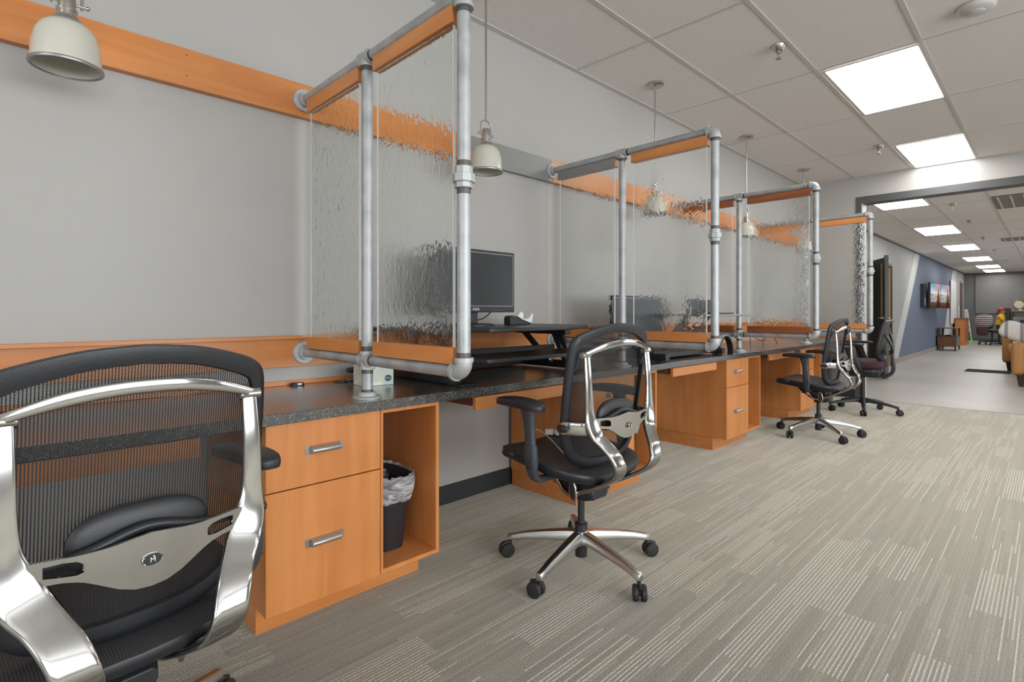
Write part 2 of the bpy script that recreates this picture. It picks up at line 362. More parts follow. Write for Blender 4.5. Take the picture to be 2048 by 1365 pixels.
def thing(name, label, cat, loc=(0, 0, 0), rz=0.0, group=None):
    o = D.objects.new(name, None); COL.objects.link(o); o.location = loc; o.rotation_euler = (0, 0, rz); o.empty_display_size = 0.05
    return tag(o, label, cat, group)
def struct(name, mb, mat, **k):
    o = mb.build(name, mat, **k); o['kind'] = 'structure'; return o
def dup(root, loc, rz=None, label=None):
    c = root.copy(); COL.objects.link(c); c.location = loc
    if rz is not None: c.rotation_euler = (0, 0, rz)
    if label: c['label'] = label
    def kids(a, b):
        for ch in list(a.children):
            d = ch.copy(); COL.objects.link(d); d.parent = b; kids(ch, d)
    kids(root, c); return c
def text(name, body, size, mat, parent, loc, rot, ext=0.0006, align='CENTER'):
    cu = D.curves.new(name, 'FONT'); cu.body = body; cu.size = size; cu.extrude = ext; cu.align_x = align; cu.align_y = 'CENTER'
    cu.materials.append(mat); tmp = D.objects.new('tmp_text', cu); COL.objects.link(tmp)
    bpy.context.view_layer.update(); me = D.meshes.new_from_object(tmp.evaluated_get(bpy.context.evaluated_depsgraph_get())); me.name = name
    D.objects.remove(tmp); D.curves.remove(cu)
    if not me.materials: me.materials.append(mat)
    o = D.objects.new(name, me); COL.objects.link(o); o.parent = parent; o.location = loc; o.rotation_euler = rot; return o
def B(a, b): return MB().box(a, b)

# ================================================================ THE SETTING
YW = 2.385; ZC = 2.78; ZF = 2.53; XE = 7.80
struct('floor_carpet', B((-4.6, -4.6, -0.1), (7.72, YW+0.1, 0.0)), M['carpet'])
struct('floor_lobby', B((7.735, -6.6, -0.1), (26.2, 2.5, 0.0)), M['lobby'])
struct('trim_1', B((7.72, -6.6, -0.1), (7.735, 2.5, 0.001)), M['trimdark'])
struct('wall_left', B((-4.6, YW, 0), (XE, YW+0.12, ZC+0.1)), M['wall'])
struct('baseboard_left', B((-4.6, YW-0.006, 0), (XE, YW, 0.105)), M['basevinyl'])
mb = MB()      # end wall with the wide cased opening, and its header
mb.box((XE, 1.683, 0), (7.98, YW+0.12, ZC+0.1)); mb.box((XE, -4.0, 2.45), (7.98, 1.683, ZC+0.1)); mb.box((XE, -6.6, 0), (7.98, -4.0, ZC+0.1))
struct('wall_far', mb, M['wall'])
mb = MB(); mb.box((XE-0.014, 1.683, 0), (XE, 1.737, 2.522)); mb.box((XE-0.014, -4.06, 2.45), (XE, 1.683, 2.522)); mb.box((XE-0.014, -4.06, 0), (XE, -4.0, 2.45))
struct('trim_2', mb, M['trimdark'])
mb = MB(); mb.box((XE, 1.671, 0), (7.99, 1.683, 2.44)); struct('trim_3', mb, M['wallpale'])
struct('trim_4', B((XE-0.014, -4.0, 2.438), (7.99, 1.683, 2.45)), M['trimdark'])
struct('baseboard_far', B((XE-0.006, 1.75, 0), (XE, YW, 0.105)), M['basevinyl'])
# right-hand wall and the wall behind the camera, each with a window opening
mb = MB(); mb.box((-4.6, -4.6, 0), (XE, -4.48, 0.7)); mb.box((-4.6, -4.6, 2.4), (XE, -4.48, 2.9)); mb.box((-4.6, -4.6, 0.7), (-2.1, -4.48, 2.4)); mb.box((4.5, -4.6, 0.7), (XE, -4.48, 2.4))
struct('wall_right', mb, M['wall'])
mb = MB(); mb.box((-4.6, -4.48, 0), (-4.48, YW, 0.65)); mb.box((-4.6, -4.48, 2.35), (-4.48, YW, 2.9)); mb.box((-4.6, -4.48, 0.65), (-4.48, -3.4, 2.35)); mb.box((-4.6, 1.6, 0.65), (-4.48, YW, 2.35))
struct('wall_behind', mb, M['wall'])
struct('ceiling_office', B((-4.6, -4.6, ZC+0.004), (XE, YW, ZC+0.12)), M['ceil'])
mb = MB()
for k in range(-6, 5):
    x = 2.955+1.213*k
    if x < 7.75: mb.box((x-0.012, -4.48, ZC), (x+0.012, YW, ZC+0.006))
for k in range(0, 12):
    y = 2.355-0.59*k; mb.box((-4.48, y-0.012, ZC-0.0008), (XE, y+0.012, ZC+0.006))
mb.box((-4.48, YW-0.022, ZC-0.001), (XE, YW, ZC+0.006)); mb.box((XE-0.022, -4.48, ZC-0.001), (XE, YW, ZC+0.006))
struct('ceiling_grid', mb, M['tbar'])
# lobby shell
YL = 2.33
def slab(name, poly, mat): return struct(name, MB().prism(poly, YL, YL+0.12), mat)
slab('wall_lobby_grey', [(7.98, 0), (11.95, 0), (11.95, 2.0), (13.0, 2.0), (13.0, 0), (13.19, 0), (15.99, 2.55), (7.98, 2.55)], M['wallgrey'])
slab('wall_lobby_stripe', [(13.19, 0), (13.83, 0), (16.63, 2.55), (15.99, 2.55)], M['wallpale'])
slab('wall_lobby_blue', [(13.83, 0), (20.37, 0), (22.87, 2.55), (16.63, 2.55)], M['wallblue'])
slab('wall_lobby_stripe_far', [(20.37, 0), (21.57, 0), (24.07, 2.55), (22.87, 2.55)], M['wallpale'])
slab('wall_lobby_end', [(21.57, 0), (24.75, 0), (24.75, 2.15), (25.7, 2.15), (25.7, 0), (26.0, 0), (26.0, 2.55), (24.07, 2.55)], M['wallgrey'])
struct('baseboard_lobby', B((13.02, YL-0.012, 0), (24.7, YL, 0.105)), M['basetan'])
struct('wall_lobby_far', B((26.0, -6.6, 0), (26.12, 2.5, 2.6)), M['walldark'])
struct('baseboard_lobby_far', B((25.985, -6.5, 0), (26.0, YL, 0.12)), M['trimdark'])
mb = MB(); mb.box((7.98, -6.6, 0), (26.0, -6.48, 0.65)); mb.box((7.98, -6.6, 2.4), (26, -6.48, 2.6)); mb.box((7.98, -6.6, 0.65), (8.9, -6.48, 2.4)); mb.box((21.1, -6.6, 0.65), (26, -6.48, 2.4))
struct('wall_lobby_right', mb, M['wall'])
struct('ceiling_lobby', B((7.98, -6.6, ZF+0.004), (26.0, YL+0.1, ZF+0.12)), M['ceil'])
mb = MB()
for k in range(0, 16):
    x = 8.02+1.19*k; mb.box((x-0.012, -6.48, ZF), (x+0.012, YL, ZF+0.006))
for k in range(0, 16):
    y = 2.27-0.57*k; mb.box((7.98, y-0.012, ZF-0.0008), (26, y+0.012, ZF+0.006))
struct('ceiling_grid_lobby', mb, M['tbar'])
struct('trim_5', B((7.98, YL-0.02, ZF-0.02), (26, YL, ZF+0.003)), M['trimdark'])
struct('trim_6', B((25.975, -6.4, ZF-0.06), (26, YL-0.02, ZF+0.003)), M['trimdark'])
# closed dark doors set into the lobby wall
struct('door_1', B((11.95, YL+0.03, 0), (13.0, YL+0.08, 2.0)), M['walnutdark'])
mb = MB(); mb.box((11.89, YL-0.02, 0), (11.95, YL+0.03, 2.05)); mb.box((13.0, YL-0.05, 0), (13.06, YL+0.03, 2.05)); mb.box((11.95, YL-0.05, 2.0), (13.0, YL+0.03, 2.05))
struct('trim_7', mb, M['walnutdark'])
struct('trim_8', B((12.955, YL-0.03, 0), (12.998, YL+0.028, 1.99)), plain('brass_strip', (0.40, 0.27, 0.12, 1), 0.4))
struct('door_2', B((24.75, YL+0.02, 0), (25.7, YL+0.07, 2.15)), M['trimdark'])
struct('trim_9', B((24.70, YL-0.02, 0), (24.75, YL+0.02, 2.2)), plain('dark_red_trim', (0.16, 0.03, 0.03, 1), 0.5))

# ceiling light panels
def light_panel(x0, x1, y0, y1, z, label, group, n='ceiling_light'):
    t = thing(n, label, 'ceiling light', ((x0+x1)/2, (y0+y1)/2, z), group=group)
    B((x0+0.005, y0+0.005, z-0.006), (x1-0.005, y1-0.005, z-0.001)).build('diffuser', M['panel'], t, world=True)
    f = MB(); e = 0.022
    f.box((x0-e, y0-e, z-0.004), (x1+e, y0, z-0.001)); f.box((x0-e, y1, z-0.004), (x1+e, y1+e, z-0.001)); f.box((x0-e, y0, z-0.004), (x0, y1, z-0.001)); f.box((x1, y0, z-0.004), (x1+e, y1, z-0.001))
    f.build('frame', M['tbar'], t, world=True); return t
g1 = 'lit panels in the office ceiling'; g2 = 'lit panels in the lobby ceiling'
light_panel(4.229, 5.379, 0.604, 1.133, ZC, 'large lit white ceiling panel nearest the camera', g1)
light_panel(6.64, 7.765, 0.60, 1.13, ZC, 'lit white ceiling panel just before the wall above the opening', g1)
for x in (-3.06,): light_panel(x, x+1.15, 0.60, 1.13, ZC, 'lit ceiling panel overhead, outside the photo', g1)
for x in (6.64, 4.229): light_panel(x, x+1.12, -2.35, -1.82, ZC, 'lit ceiling panel in the row over the right of the office', g1)
for x0, x1, lb in ((8.26, 9.05, 'first lit lobby ceiling panel just inside the opening'), (11.46, 12.63, 'second lit lobby ceiling panel'), (14.93, 16.19, 'third lit lobby ceiling panel'),
                   (18.48, 19.80, 'fourth lit lobby ceiling panel'), (21.94, 23.15, 'fifth lit lobby ceiling panel'), (24.24, 25.6, 'last lit lobby ceiling panel, before the far wall')):
    light_panel(x0, x1, 1.17, 1.69, ZF, lb, g2)
for x in (8.3, 11.46, 14.93, 18.48, 21.94): light_panel(x, x+1.18, -2.3, -1.78, ZF, 'lit lobby ceiling panel beyond the right edge of the photo', g2)

# pendants
def pendant(x, y, label):
    t = thing('pendant_lamp', label, 'pendant lamp', (x, y, ZC), group='pendant lamps over the counter')
    prof = [(0.0, -0.828), (0.022, -0.830), (0.045, -0.836), (0.064, -0.852), (0.076, -0.876), (0.083, -0.910), (0.086, -0.955), (0.0865, -0.968), (0.0825, -0.968), (0.079, -0.910), (0.072, -0.878), (0.060, -0.857), (0.042, -0.842), (0.0, -0.836)]
    MB().lathe(prof, n=48).build('lamp_shade', M['opal'], t)
    MB().lathe([(0.0865, -0.962), (0.0905, -0.964), (0.0915, -0.968), (0.0905, -0.972), (0.0855, -0.972), (0.0850, -0.966), (0.0865, -0.962)], n=48).build('rim', M['pewter'], t)
    MB().lathe([(0.0, -0.745), (0.020, -0.745), (0.022, -0.750), (0.022, -0.790), (0.0265, -0.793), (0.0265, -0.800), (0.023, -0.803), (0.023, -0.812), (0.030, -0.816), (0.031, -0.822), (0.040, -0.829), (0.041, -0.834), (0.0, -0.834)], n=32).build('socket', M['nickel'], t)
    yk = MB().tube([(-0.036, 0, -0.782), (-0.036, 0, -0.735), (-0.030, 0, -0.712), (0, 0, -0.700), (0.030, 0, -0.712), (0.036, 0, -0.735), (0.036, 0, -0.782)], 0.0042, n=10, up=(0, 1, 0))
    for s_ in (-1, 1): yk.cyl((s_*0.022, 0, -0.772), (s_*0.048, 0, -0.772), 0.004, n=10).ell((s_*0.050, 0, -0.772), (0.006, 0.007, 0.007), 10, 6)
    yk.build('yoke', M['nickel'], t)
    MB().cyl((0, 0, -0.012), (0, 0, -0.700), 0.0055, n=12).build('stem', M['nickel'], t)
    MB().lathe([(0.0, 0.0), (0.062, 0.0), (0.062, -0.010), (0.056, -0.014), (0.030, -0.016), (0.012, -0.022), (0.0, -0.022)], n=40).build('canopy', M['nickel'], t)
    MB().ell((0, 0, -0.885), (0.026, 0.026, 0.032), 16, 10).build('bulb', M['opal'], t)
    return t
p0 = pendant(0.17, 2.09, 'large-looking cream glass pendant at the top left, nearest the camera')
for x, lb in ((1.865, 'cream glass pendant hanging just behind the tall pipe post of the first divider'), (3.56, 'pendant whose round canopy and stem show above the second divider'),
              (5.255, 'pendant hanging behind the rippled glass of the third divider'), (6.95, 'farthest pendant, its canopy nearest the end wall')):
    dup(p0, (x, 2.09, ZC), label=lb)

# sprinklers and ceiling fittings
def sprinkler(x, y, z, label):
    t = thing('sprinkler_head', label, 'sprinkler', (x, y, z), group='ceiling sprinklers')
    MB().lathe([(0.0, 0), (0.042, 0), (0.040, -0.006), (0.026, -0.034), (0.022, -0.036), (0.0, -0.036)], n=24).build('escutcheon', M['nickel'], t)
    h = MB().cyl((0, 0, -0.034), (0, 0, -0.050), 0.011, n=12)
    for s_ in (-1, 1): h.tube([(s_*0.010, 0, -0.050), (s_*0.014, 0, -0.064), (s_*0.004, 0, -0.080)], 0.0028, n=8, up=(0, 1, 0))
    h.cyl((0, 0, -0.080), (0, 0, -0.084), 0.017, n=16); h.build('deflector', M['nickel'], t); return t
s0 = sprinkler(3.608, 1.233, ZC, 'sprinkler head in the tile left of the nearest lit panel')
for x, y, z, lb in ((6.50, 1.249, ZC, 'sprinkler head left of the lit panel by the end wall'), (9.2, 0.94, ZF, 'first sprinkler head in the lobby, by the opening'), (11.05, 0.92, ZF, 'second sprinkler head in the lobby'),
                    (13.7, 0.94, ZF, 'third sprinkler head in the lobby'), (16.6, 0.94, ZF, 'fourth sprinkler head in the lobby'), (20.1, 0.90, ZF, 'fifth sprinkler head in the lobby')):
    dup(s0, (x, y, z), label=lb)
t = thing('smoke_detector', 'round off-white detector cover on the ceiling, top right', 'smoke detector', (3.93, 0.30, ZC))
MB().lathe([(0, 0), (0.088, 0), (0.086, -0.012), (0.070, -0.026), (0.040, -0.030), (0.040, -0.034), (0.034, -0.037), (0, -0.038)], n=40).build('cover', plain('offwhite_plastic', (0.55, 0.53, 0.50, 1), 0.4), t)
def vent(x0, x1, y0, y1, label):
    t = thing('ceiling_vent', label, 'vent', ((x0+x1)/2, (y0+y1)/2, ZF), group='vents in the lobby ceiling')
    B((x0, y0, ZF-0.006), (x1, y1, ZF-0.002)).build('grille', plain('vent_grey', (0.20, 0.19, 0.18, 1), 0.6), t, world=True)
    f = MB()
    for k in range(5): yy = y0+(y1-y0)*(k+0.5)/5; f.box((x0+0.02, yy-0.01, ZF-0.012), (x1-0.02, yy+0.01, ZF-0.004))
    f.build('louvre', M['tbar'], t, world=True)
vent(9.0, 10.1, -0.05, 0.55, 'large grey return vent in the lobby ceiling near the opening')
vent(14.2, 14.8, 0.20, 0.72, 'small slotted vent in the lobby ceiling, farther back')

# ================================================================ COUNTER
XD0 = -1.6
t = thing('countertop', 'long dark speckled laminate counter running along the left wall', 'countertop', (XD0, 1.72, 0.714))
B((XD0, 1.72, 0.714), (XE-0.002, YW-0.002, 0.75)).build('counter_slab', M['laminate'], t, world=True, bevel=0.0015)
for nm, lb, bx in (('backsplash', 'low orange wooden strip along the back of the counter', ((XD0, 2.366, 0.7505), (XE-0.02, YW-0.001, 0.770))),
                   ('side_splash', 'short orange wooden strip at the far end of the counter', ((XE-0.02, 1.73, 0.7505), (XE-0.0155, 2.36, 0.772)))):
    tag(B(*bx).build(nm, M['woodx'], bevel=0.001), lb, 'splash strip')
def rail(name, x0, x1, z0, z1, lipz0, lipz1, mat, label, holes=False):
    t = thing(name, label, 'wall rail', (x0, YW, z0))
    B((x0, 2.367, z0), (x1, YW-0.001, z1)).build('board', mat, t, world=True, bevel=0.001)
    B((x0, 2.350, lipz0), (x1, YW-0.001, lipz1)).build('ledge', mat, t, world=True, bevel=0.001)
    if holes:
        for z in (1.995, 2.075): MB().cyl((0.552, 2.3665, z), (0.552, 2.368, z), 0.0028, n=10).build('screw_hole', M['rubber'], t, world=True)
    return t
rail('wall_rail', XD0, XE-0.003, 0.832, 0.954, 0.954, 0.969, M['woodx'], 'lower orange wooden rail along the wall just above the counter')
rail('wall_rail', XD0, 1.979, 1.970, 2.100, 1.945, 1.969, M['woodx'], 'upper orange wooden rail high on the wall, near stretch past the first divider', True)
rail('wall_rail', 1.981, 2.699, 1.970, 2.100, 1.945, 1.969, M['glaregrey'], 'stretch of the upper wooden wall rail with glare painted grey, ending at the second divider')  # wooden like its neighbours; the grey is painted glare
rail('wall_rail', 2.701, XE-0.003, 1.970, 2.100, 1.945, 1.969, M['woodx'], 'upper orange wooden rail behind the second, third and fourth dividers')

# ---- cabinets under the counter
PIT = 1.69
def handle(x, z, par):
    h = MB(); y = 1.74
    h.box((x-0.068, y-0.003, z-0.013), (x+0.068, y, z+0.013))
    h.build('backplate', M['pewter'], par, world=True, bevel=0.002)
    return
def cup(x, z):
    m = MB(); n = 10; y = 1.737; L = 0.051
    prof = [(-0.024*math.sin(PI*i/n)*1.0, 0.0135*math.cos(PI*i/n)) for i in range(n+1)]
    m.prism([(y+a, z+b) for a, b in prof], x-L, x+L, ax='x')
    return m
def cabinet(k, label):
    ox = 0.623+PIT*k
    t = thing('pedestal_cabinet', label, 'cabinet', (ox, 1.76, 0), group='drawer cabinets under the counter')
    w_ = lambda a, b: ((ox+a[0], a[1], a[2]), (ox+b[0], b[1], b[2]))
    B(*w_((0.002, 1.762, 0.101), (0.412, 2.36, 0.7135))).build('body', M['woodz'], t, world=True, bevel=0.001)
    for z0, z1, hz in ((0.4965, 0.711, 0.612), (0.101, 0.4925, 0.302)):
        d = B(*w_((0.001, 1.74, z0), (0.408, 1.7615, z1))).build('drawer', M['woodz'], t, world=True, bevel=0.0012)
        B(*w_((0.128, 1.7375, hz-0.014), (0.262, 1.7398, hz+0.014))).build('backplate', M['pewter'], d, bevel=0.002, world=False).matrix_parent_inverse = Matrix.Translation((-ox, -1.76, 0))
        c = cup(ox+0.195, hz).build('handle', M['satinpull'], d, ang=60); c.matrix_parent_inverse = Matrix.Translation((-ox, -1.76, 0)); c.modifiers.new('b', 'BEVEL').width = 0.001
    B(*w_((0.010, 1.855, 0), (0.655, 2.36, 0.1))).build('plinth', M['woodx'], t, world=True)
    c = MB()
    c.box(*w_((0.413, 1.745, 0.101), (0.4235, 2.36, 0.7135))); c.box(*w_((0.664, 1.745, 0.101), (0.680, 2.36, 0.7135)))
    c.box(*w_((0.4235, 1.745, 0.101), (0.664, 2.36, 0.117))); c.box(*w_((0.4235, 1.745, 0.697), (0.664, 2.36, 0.7135)))
    c.build('open_shelf', M['woodz'], t, world=True, bevel=0.0008)
    return t
cabinet(0, 'nearest orange wood drawer cabinet, two pewter-handled drawers and a bin cubby')
cabinet(1, 'orange wood drawer cabinet mostly hidden behind the middle mesh chair')
cabinet(2, 'orange wood drawer cabinet with a clear view of its side, beyond the middle chair')
cabinet(3, 'farthest orange wood drawer cabinet, behind the two far chairs')
def pencil(k, label):
    ox = 1.49+PIT*k
    t = thing('keyboard_drawer', label, 'drawer', (ox, 1.74, 0.655), group='shallow drawers hung under the counter')
    B((ox, 1.735, 0.652), (ox+0.64, 1.755, 0.708)).build('drawer_front', M['woodx'], t, world=True, bevel=0.001)
    B((ox+0.03, 1.756, 0.662), (ox+0.61, 2.15, 0.700)).build('tray', M['woodx'], t, world=True)
    for a in (-0.006, 0.624): B((ox+a, 1.765, 0.668), (ox+a+0.022, 2.2, 0.7135)).build('slide', M['nickel'], t, world=True)
    return t
pencil(-1, 'shallow orange wood drawer seen through the mesh of the nearest chair')
pencil(0, 'shallow orange wood drawer under the counter beside the middle chair')
pencil(1, 'shallow orange wood drawer under the counter beyond the middle chair')
pencil(2, 'farthest shallow orange wood drawer, above the armrest of the third mesh chair')

def bin_(k, label, opening=False):
    ox = 1.165+PIT*k; cy = 1.955
    t = thing('waste_bin', label, 'waste bin', (ox, cy, 0.1175), group='black bins in the cubbies')
    def ring(a, b, z, n=32, e=0.62):
        return [(a*math.copysign(abs(math.cos(2*PI*i/n))**e, math.cos(2*PI*i/n)), b*math.copysign(abs(math.sin(2*PI*i/n))**e, math.sin(2*PI*i/n)), z) for i in range(n)]
    m = MB(); n = 32; L = [ring(0.062, 0.098, 0), ring(0.092, 0.135, 0.285), ring(0.096, 0.139, 0.287), ring(0.096, 0.139, 0.294), ring(0.089, 0.132, 0.292), ring(0.059, 0.095, 0.006)]
    vs_ = [p for r in L for p in r]; fs_ = [(i*n+j, i*n+(j+1) % n, (i+1)*n+(j+1) % n, (i+1)*n+j) for i in range(5) for j in range(n)]+[tuple(range(n))[::-1], tuple(range(5*n, 6*n))]
    m.add(vs_, fs_).build('bin_body', M['binblack'], t)
    random.seed(k+3); m = MB(); n = 64; rows = []
    for q, (g, z) in enumerate(((0.985, 0.195), (1.03, 0.21), (1.055, 0.24), (1.06, 0.27), (1.045, 0.298), (0.99, 0.302), (0.91, 0.27), (0.88, 0.22))):
        base = 0.75+0.25*min(z, 0.29)/0.29
        r = ring(0.098*base*g, 0.141*base*g, z, n)
        rows += [(x*(1+random.uniform(-0.012, 0.025)), y*(1+random.uniform(-0.012, 0.025)), zz+random.uniform(-0.006, 0.006)) for x, y, zz in r]
    m.add(rows, [(i*n+j, i*n+(j+1) % n, (i+1)*n+(j+1) % n, (i+1)*n+j) for i in range(7) for j in range(n)]).build('bin_liner', M['liner'], t)
    return t
bin_(0, 'black bin with a clear liner in the nearest cubby')
bin_(1, 'black bin in the cubby seen through the chrome arms of the middle chair')
bin_(2, 'black bin with liner in the cubby beyond the middle chair')

# ================================================================ PIPE DIVIDERS
def divider(X0, mats, label):
    t = thing('pipe_divider', label, 'desk divider', (X0, YW, 0.75), group='pipe and glass dividers on the counter')
    R_ = 0.0208; ZT, ZB, YI, YO = 2.025, 0.893, 1.807, 1.238
    def pb(name, m, mat, **k): return m.build(name, mat, t, world=True, **k)
    def cy(a, b, r=R_, n=28, r2=None): return MB().cyl((X0,)+a, (X0,)+b, r, r2, n=n)
    wallf = YW-0.018
    for z in (ZT, ZB):
        f = MB().lathe([(0, -0.019), (0.0, -0.010), (0.050, -0.010), (0.0515, -0.006), (0.0515, 0.0)], c=(X0, 2.367, z), ax='y', n=36)
        f.v = f.v; f = MB().lathe([(0.0, -0.026), (0.031, -0.026), (0.033, -0.010), (0.049, -0.009), (0.0515, -0.006), (0.0515, 0.0), (0, 0)], c=(X0, 2.350 if z == ZB and False else 2.3665, z), ax='y', n=40)
        for a in range(4):
            an = PI/4+a*PI/2; f.cyl((X0+0.041*math.cos(an), 2.3575, z+0.041*math.sin(an)), (X0+0.041*math.cos(an), 2.3565, z+0.041*math.sin(an)), 0.005, n=10)
        pb('wall_flange', f, M['fitting'])
        pb('pipe', cy((2.342, z), (YI+0.030, z)), M['galv'])
        pb('pipe', cy((YI-0.030, z), (YO+0.036, z)), M['galv'])
    # posts
    pb('post', cy((YI, ZB+0.034), (YI, ZT-0.034)), M['galv'])
    pb('post', cy((YO, ZB+0.040), (YO, 1.455)), M['galv']); pb('post', cy((YO, 1.495), (YO, ZT-0.040)), M['galv'])
    pb('nipple', cy((YI, 0.765), (YI, ZB-0.034)), M['galv'])
    for y, z0, z1 in ((YI, ZB+0.034, ZB+0.052), (YI, ZB-0.050, ZB-0.034), (YI, 0.768, 0.784), (YO, ZB+0.038, ZB+0.058), (YO, ZT-0.058, ZT-0.038), (YI, ZT-0.050, ZT-0.032), (YO, 1.425, 1.443), (YO, 1.507, 1.525)):
        pb('pipe_thread', cy((y, z0), (y, z1), R_+0.0004), M['thread'])
    for y0, y1, z in ((YI-0.048, YI-0.03, ZB), (YI-0.048, YI-0.03, ZT), (YO+0.034, YO+0.052, ZB), (YO+0.034, YO+0.052, ZT)): pb('pipe_thread', cy((y0, z), (y1, z), R_+0.0004), M['thread'])
    # base flange
    f = MB().lathe([(0.0, 0.0), (0.053, 0.0), (0.0535, 0.006), (0.050, 0.009), (0.034, 0.010), (0.031, 0.022), (0.0285, 0.024), (0, 0.024)], c=(X0, YI, 0.7505), n=40)
    pb('base_flange', f, M['fitting'])
    # tee on top, cross below
    for z, dirs in ((ZT, ((0, 1, 0), (0, -1, 0), (0, 0, -1))), (ZB, ((0, 1, 0), (0, -1, 0), (0, 0, 1), (0, 0, -1)))):
        c = V((X0, YI, z)); f = MB().ell(c, (0.0262, 0.0262, 0.0262), 24, 14)
        for d in dirs:
            d = V(d); f.cyl(c, c+d*0.030, 0.0258, n=28); f.cyl(c+d*0.022, c+d*0.034, 0.0295, n=28)
        pb('tee_fitting', f, M['fitting'], ang=30)
    # elbows
    for z, s_ in ((ZT, -1), (ZB, 1)):
        f = MB(); r = 0.030; cy_, cz = YO+r, z+s_*r
        path = [(X0, cy_-r*math.cos(a), cz-s_*r*math.sin(a)) for a in [i*PI/2/10 for i in range(11)]]
        path = [(X0, YO, z+s_*0.042)]+path+[(X0, YO+0.042, z)]
        f.tube(path, 0.0262, n=28, smooth=0, up=(1, 0, 0))
        f.cyl((X0, YO, z+s_*0.030), (X0, YO, z+s_*0.043), 0.0300, n=28); f.cyl((X0, YO+0.030, z), (X0, YO+0.043, z), 0.0300, n=28)
        for q in range(3):
            a = PI/4+0.13*(q-1); f.box((X0-0.0275, cy_-r*math.cos(a)-0.001, cz-s_*r*math.sin(a)-0.006), (X0-0.0255, cy_-r*math.cos(a)+0.002, cz-s_*r*math.sin(a)+0.006))
        pb('elbow_fitting', f, M['fitting'], ang=35)
    u = MB(); u.cyl((X0, YO, 1.443), (X0, YO, 1.465), 0.0275, n=8); u.cyl((X0, YO, 1.460), (X0, YO, 1.486), 0.0345, n=8); u.cyl((X0, YO, 1.484), (X0, YO, 1.508), 0.0275, n=8)
    pb('union_fitting', u, M['fitting'], bevel=0.0015, ang=20)
    for (y0, y1), (mt, mbm) in (((1.848, 2.300), mats[0]), ((1.270, 1.737), mats[1])):
        pb('top_rail', B((X0-0.019, y0, 1.950), (X0+0.019, y1, 2.0035)), mt, bevel=0.0012)
        pb('bottom_rail', B((X0-0.019, y0, 0.9145), (X0+0.019, y1, 0.9645)), mbm, bevel=0.0012)
        if mt is M['glaregrey']: pb('rail_end', B((X0-0.0185, y0-0.002, 1.9503), (X0+0.0185, y0, 2.0033)), M['woody'])
        g = pb('glass_panel', B((X0-0.0035, y0+0.014, 0.9648), (X0+0.0035, y1-0.010, 1.9498)), M['glass'])
        for yy in (y0+0.0125, y1-0.0100): pb('glass_edge', B((X0-0.0038, yy-0.001, 0.9648), (X0+0.0038, yy+0.0030, 1.9498)), M['edge'])
    return t
wy, wd = M['woody'], M['wooddark']
divider(1.016, ((wy, wy), (wy, wy)), 'nearest galvanised pipe divider with orange wooden rails and rippled glass')
divider(2.706, ((M['glaregrey'], wy), (wy, wy)), 'second pipe divider with orange wooden rails, one top rail painted grey as glare')  # wall-side top rail is wood with its glare painted grey
divider(4.395, ((wd, wd), (wd, wd)), 'third pipe divider with darker reddish wooden rails')
divider(6.085, ((wy, wy), (wy, wy)), 'farthest pipe divider with rippled glass, beside the end wall opening')

# ================================================================ MESH TASK CHAIRS  (local: +y is the way the sitter faces)
OUT = [(0, .452), (.06, .453), (.12, .462), (.178, .490), (.219, .540), (.241, .605), (.248, .68), (.251, .76), (.252, .84), (.250, .910), (.245, .955), (.226, .983), (.175, 1.004), (.09, 1.024), (0, 1.031)]
WID = [.044, .044, .042, .038, .034, .030, .028, .027, .028, .032, .040, .044, .042, .039, .038]
def back_y(x, z):
    ks = [(.44, -.112), (.52, -.122), (.60, -.134), (.70, -.150), (.80, -.165), (.92, -.182), (1.03, -.200)]
    for (a, ya), (b, yb) in zip(ks, ks[1:]):
        if z <= b or b == 1.03:
            t = max(0, min(1, (z-a)/(b-a))); y = ya+(yb-ya)*t; break
    return y+0.036*(x/0.245)**2
def back_loops():
    o = catmull(OUT, 4); w_ = catmull([(q,) for q in WID], 4); w_ = [q[0] for q in w_]
    inner = []
    for i, p in enumerate(o):
        a = o[max(i-1, 0)]; b = o[min(i+1, len(o)-1)]
        tx, tz = b[0]-a[0], b[1]-a[1]; L = math.hypot(tx, tz)
        if i == 0 or i == len(o)-1: tx, tz, L = (1 if i == 0 else -1), 0, 1
        inner.append((max(0.0, p[0]-tz/L*w_[i]), p[1]+tx/L*w_[i]))
    full = lambda q: q+[(-x, z) for x, z in q[-2:0:-1]]
    return full(o), full(inner)
O_, I_ = back_loops()
def back_frame():
    m = MB(); n = len(O_)
    def mixp(t): return [(a[0]+(b[0]-a[0])*t, a[1]+(b[1]-a[1])*t) for a, b in zip(O_, I_)]
    loops = [(mixp(0.0), 0.0), (mixp(0.06), 0.008), (mixp(0.5), 0.011), (mixp(0.94), 0.007), (mixp(1.0), 0.001), (mixp(0.94), -0.012), (mixp(0.5), -0.015), (mixp(0.08), -0.012)]
    vs_ = []
    for lp, dy in loops: vs_ += [(x, back_y(x, z)+dy, z) for x, z in lp]
    k = len(loops)
    m.add(vs_, [(i*n+j, i*n+(j+1) % n, ((i+1) % k)*n+(j+1) % n, ((i+1) % k)*n+j) for i in range(k) for j in range(n)]); return m
def back_mesh():
    m = MB(); n = len(I_); R_ = 10; vs_ = []; c = (0, .74)
    for r in range(1, R_+1):
        for x, z in I_:
            x2 = c[0]+(x-c[0])*r/R_*1.0; z2 = c[1]+(z-c[1])*r/R_; vs_.append((x2, back_y(x2, z2)+0.003, z2))
    vs_.append((0, back_y(0, .74)+.003, .74)); ci = len(vs_)-1
    fs_ = [(i*n+j, i*n+(j+1) % n, (i+1)*n+(j+1) % n, (i+1)*n+j) for i in range(R_-1) for j in range(n)]+[(ci, (j+1) % n, j) for j in range(n)]
    m.add(vs_, fs_); return m
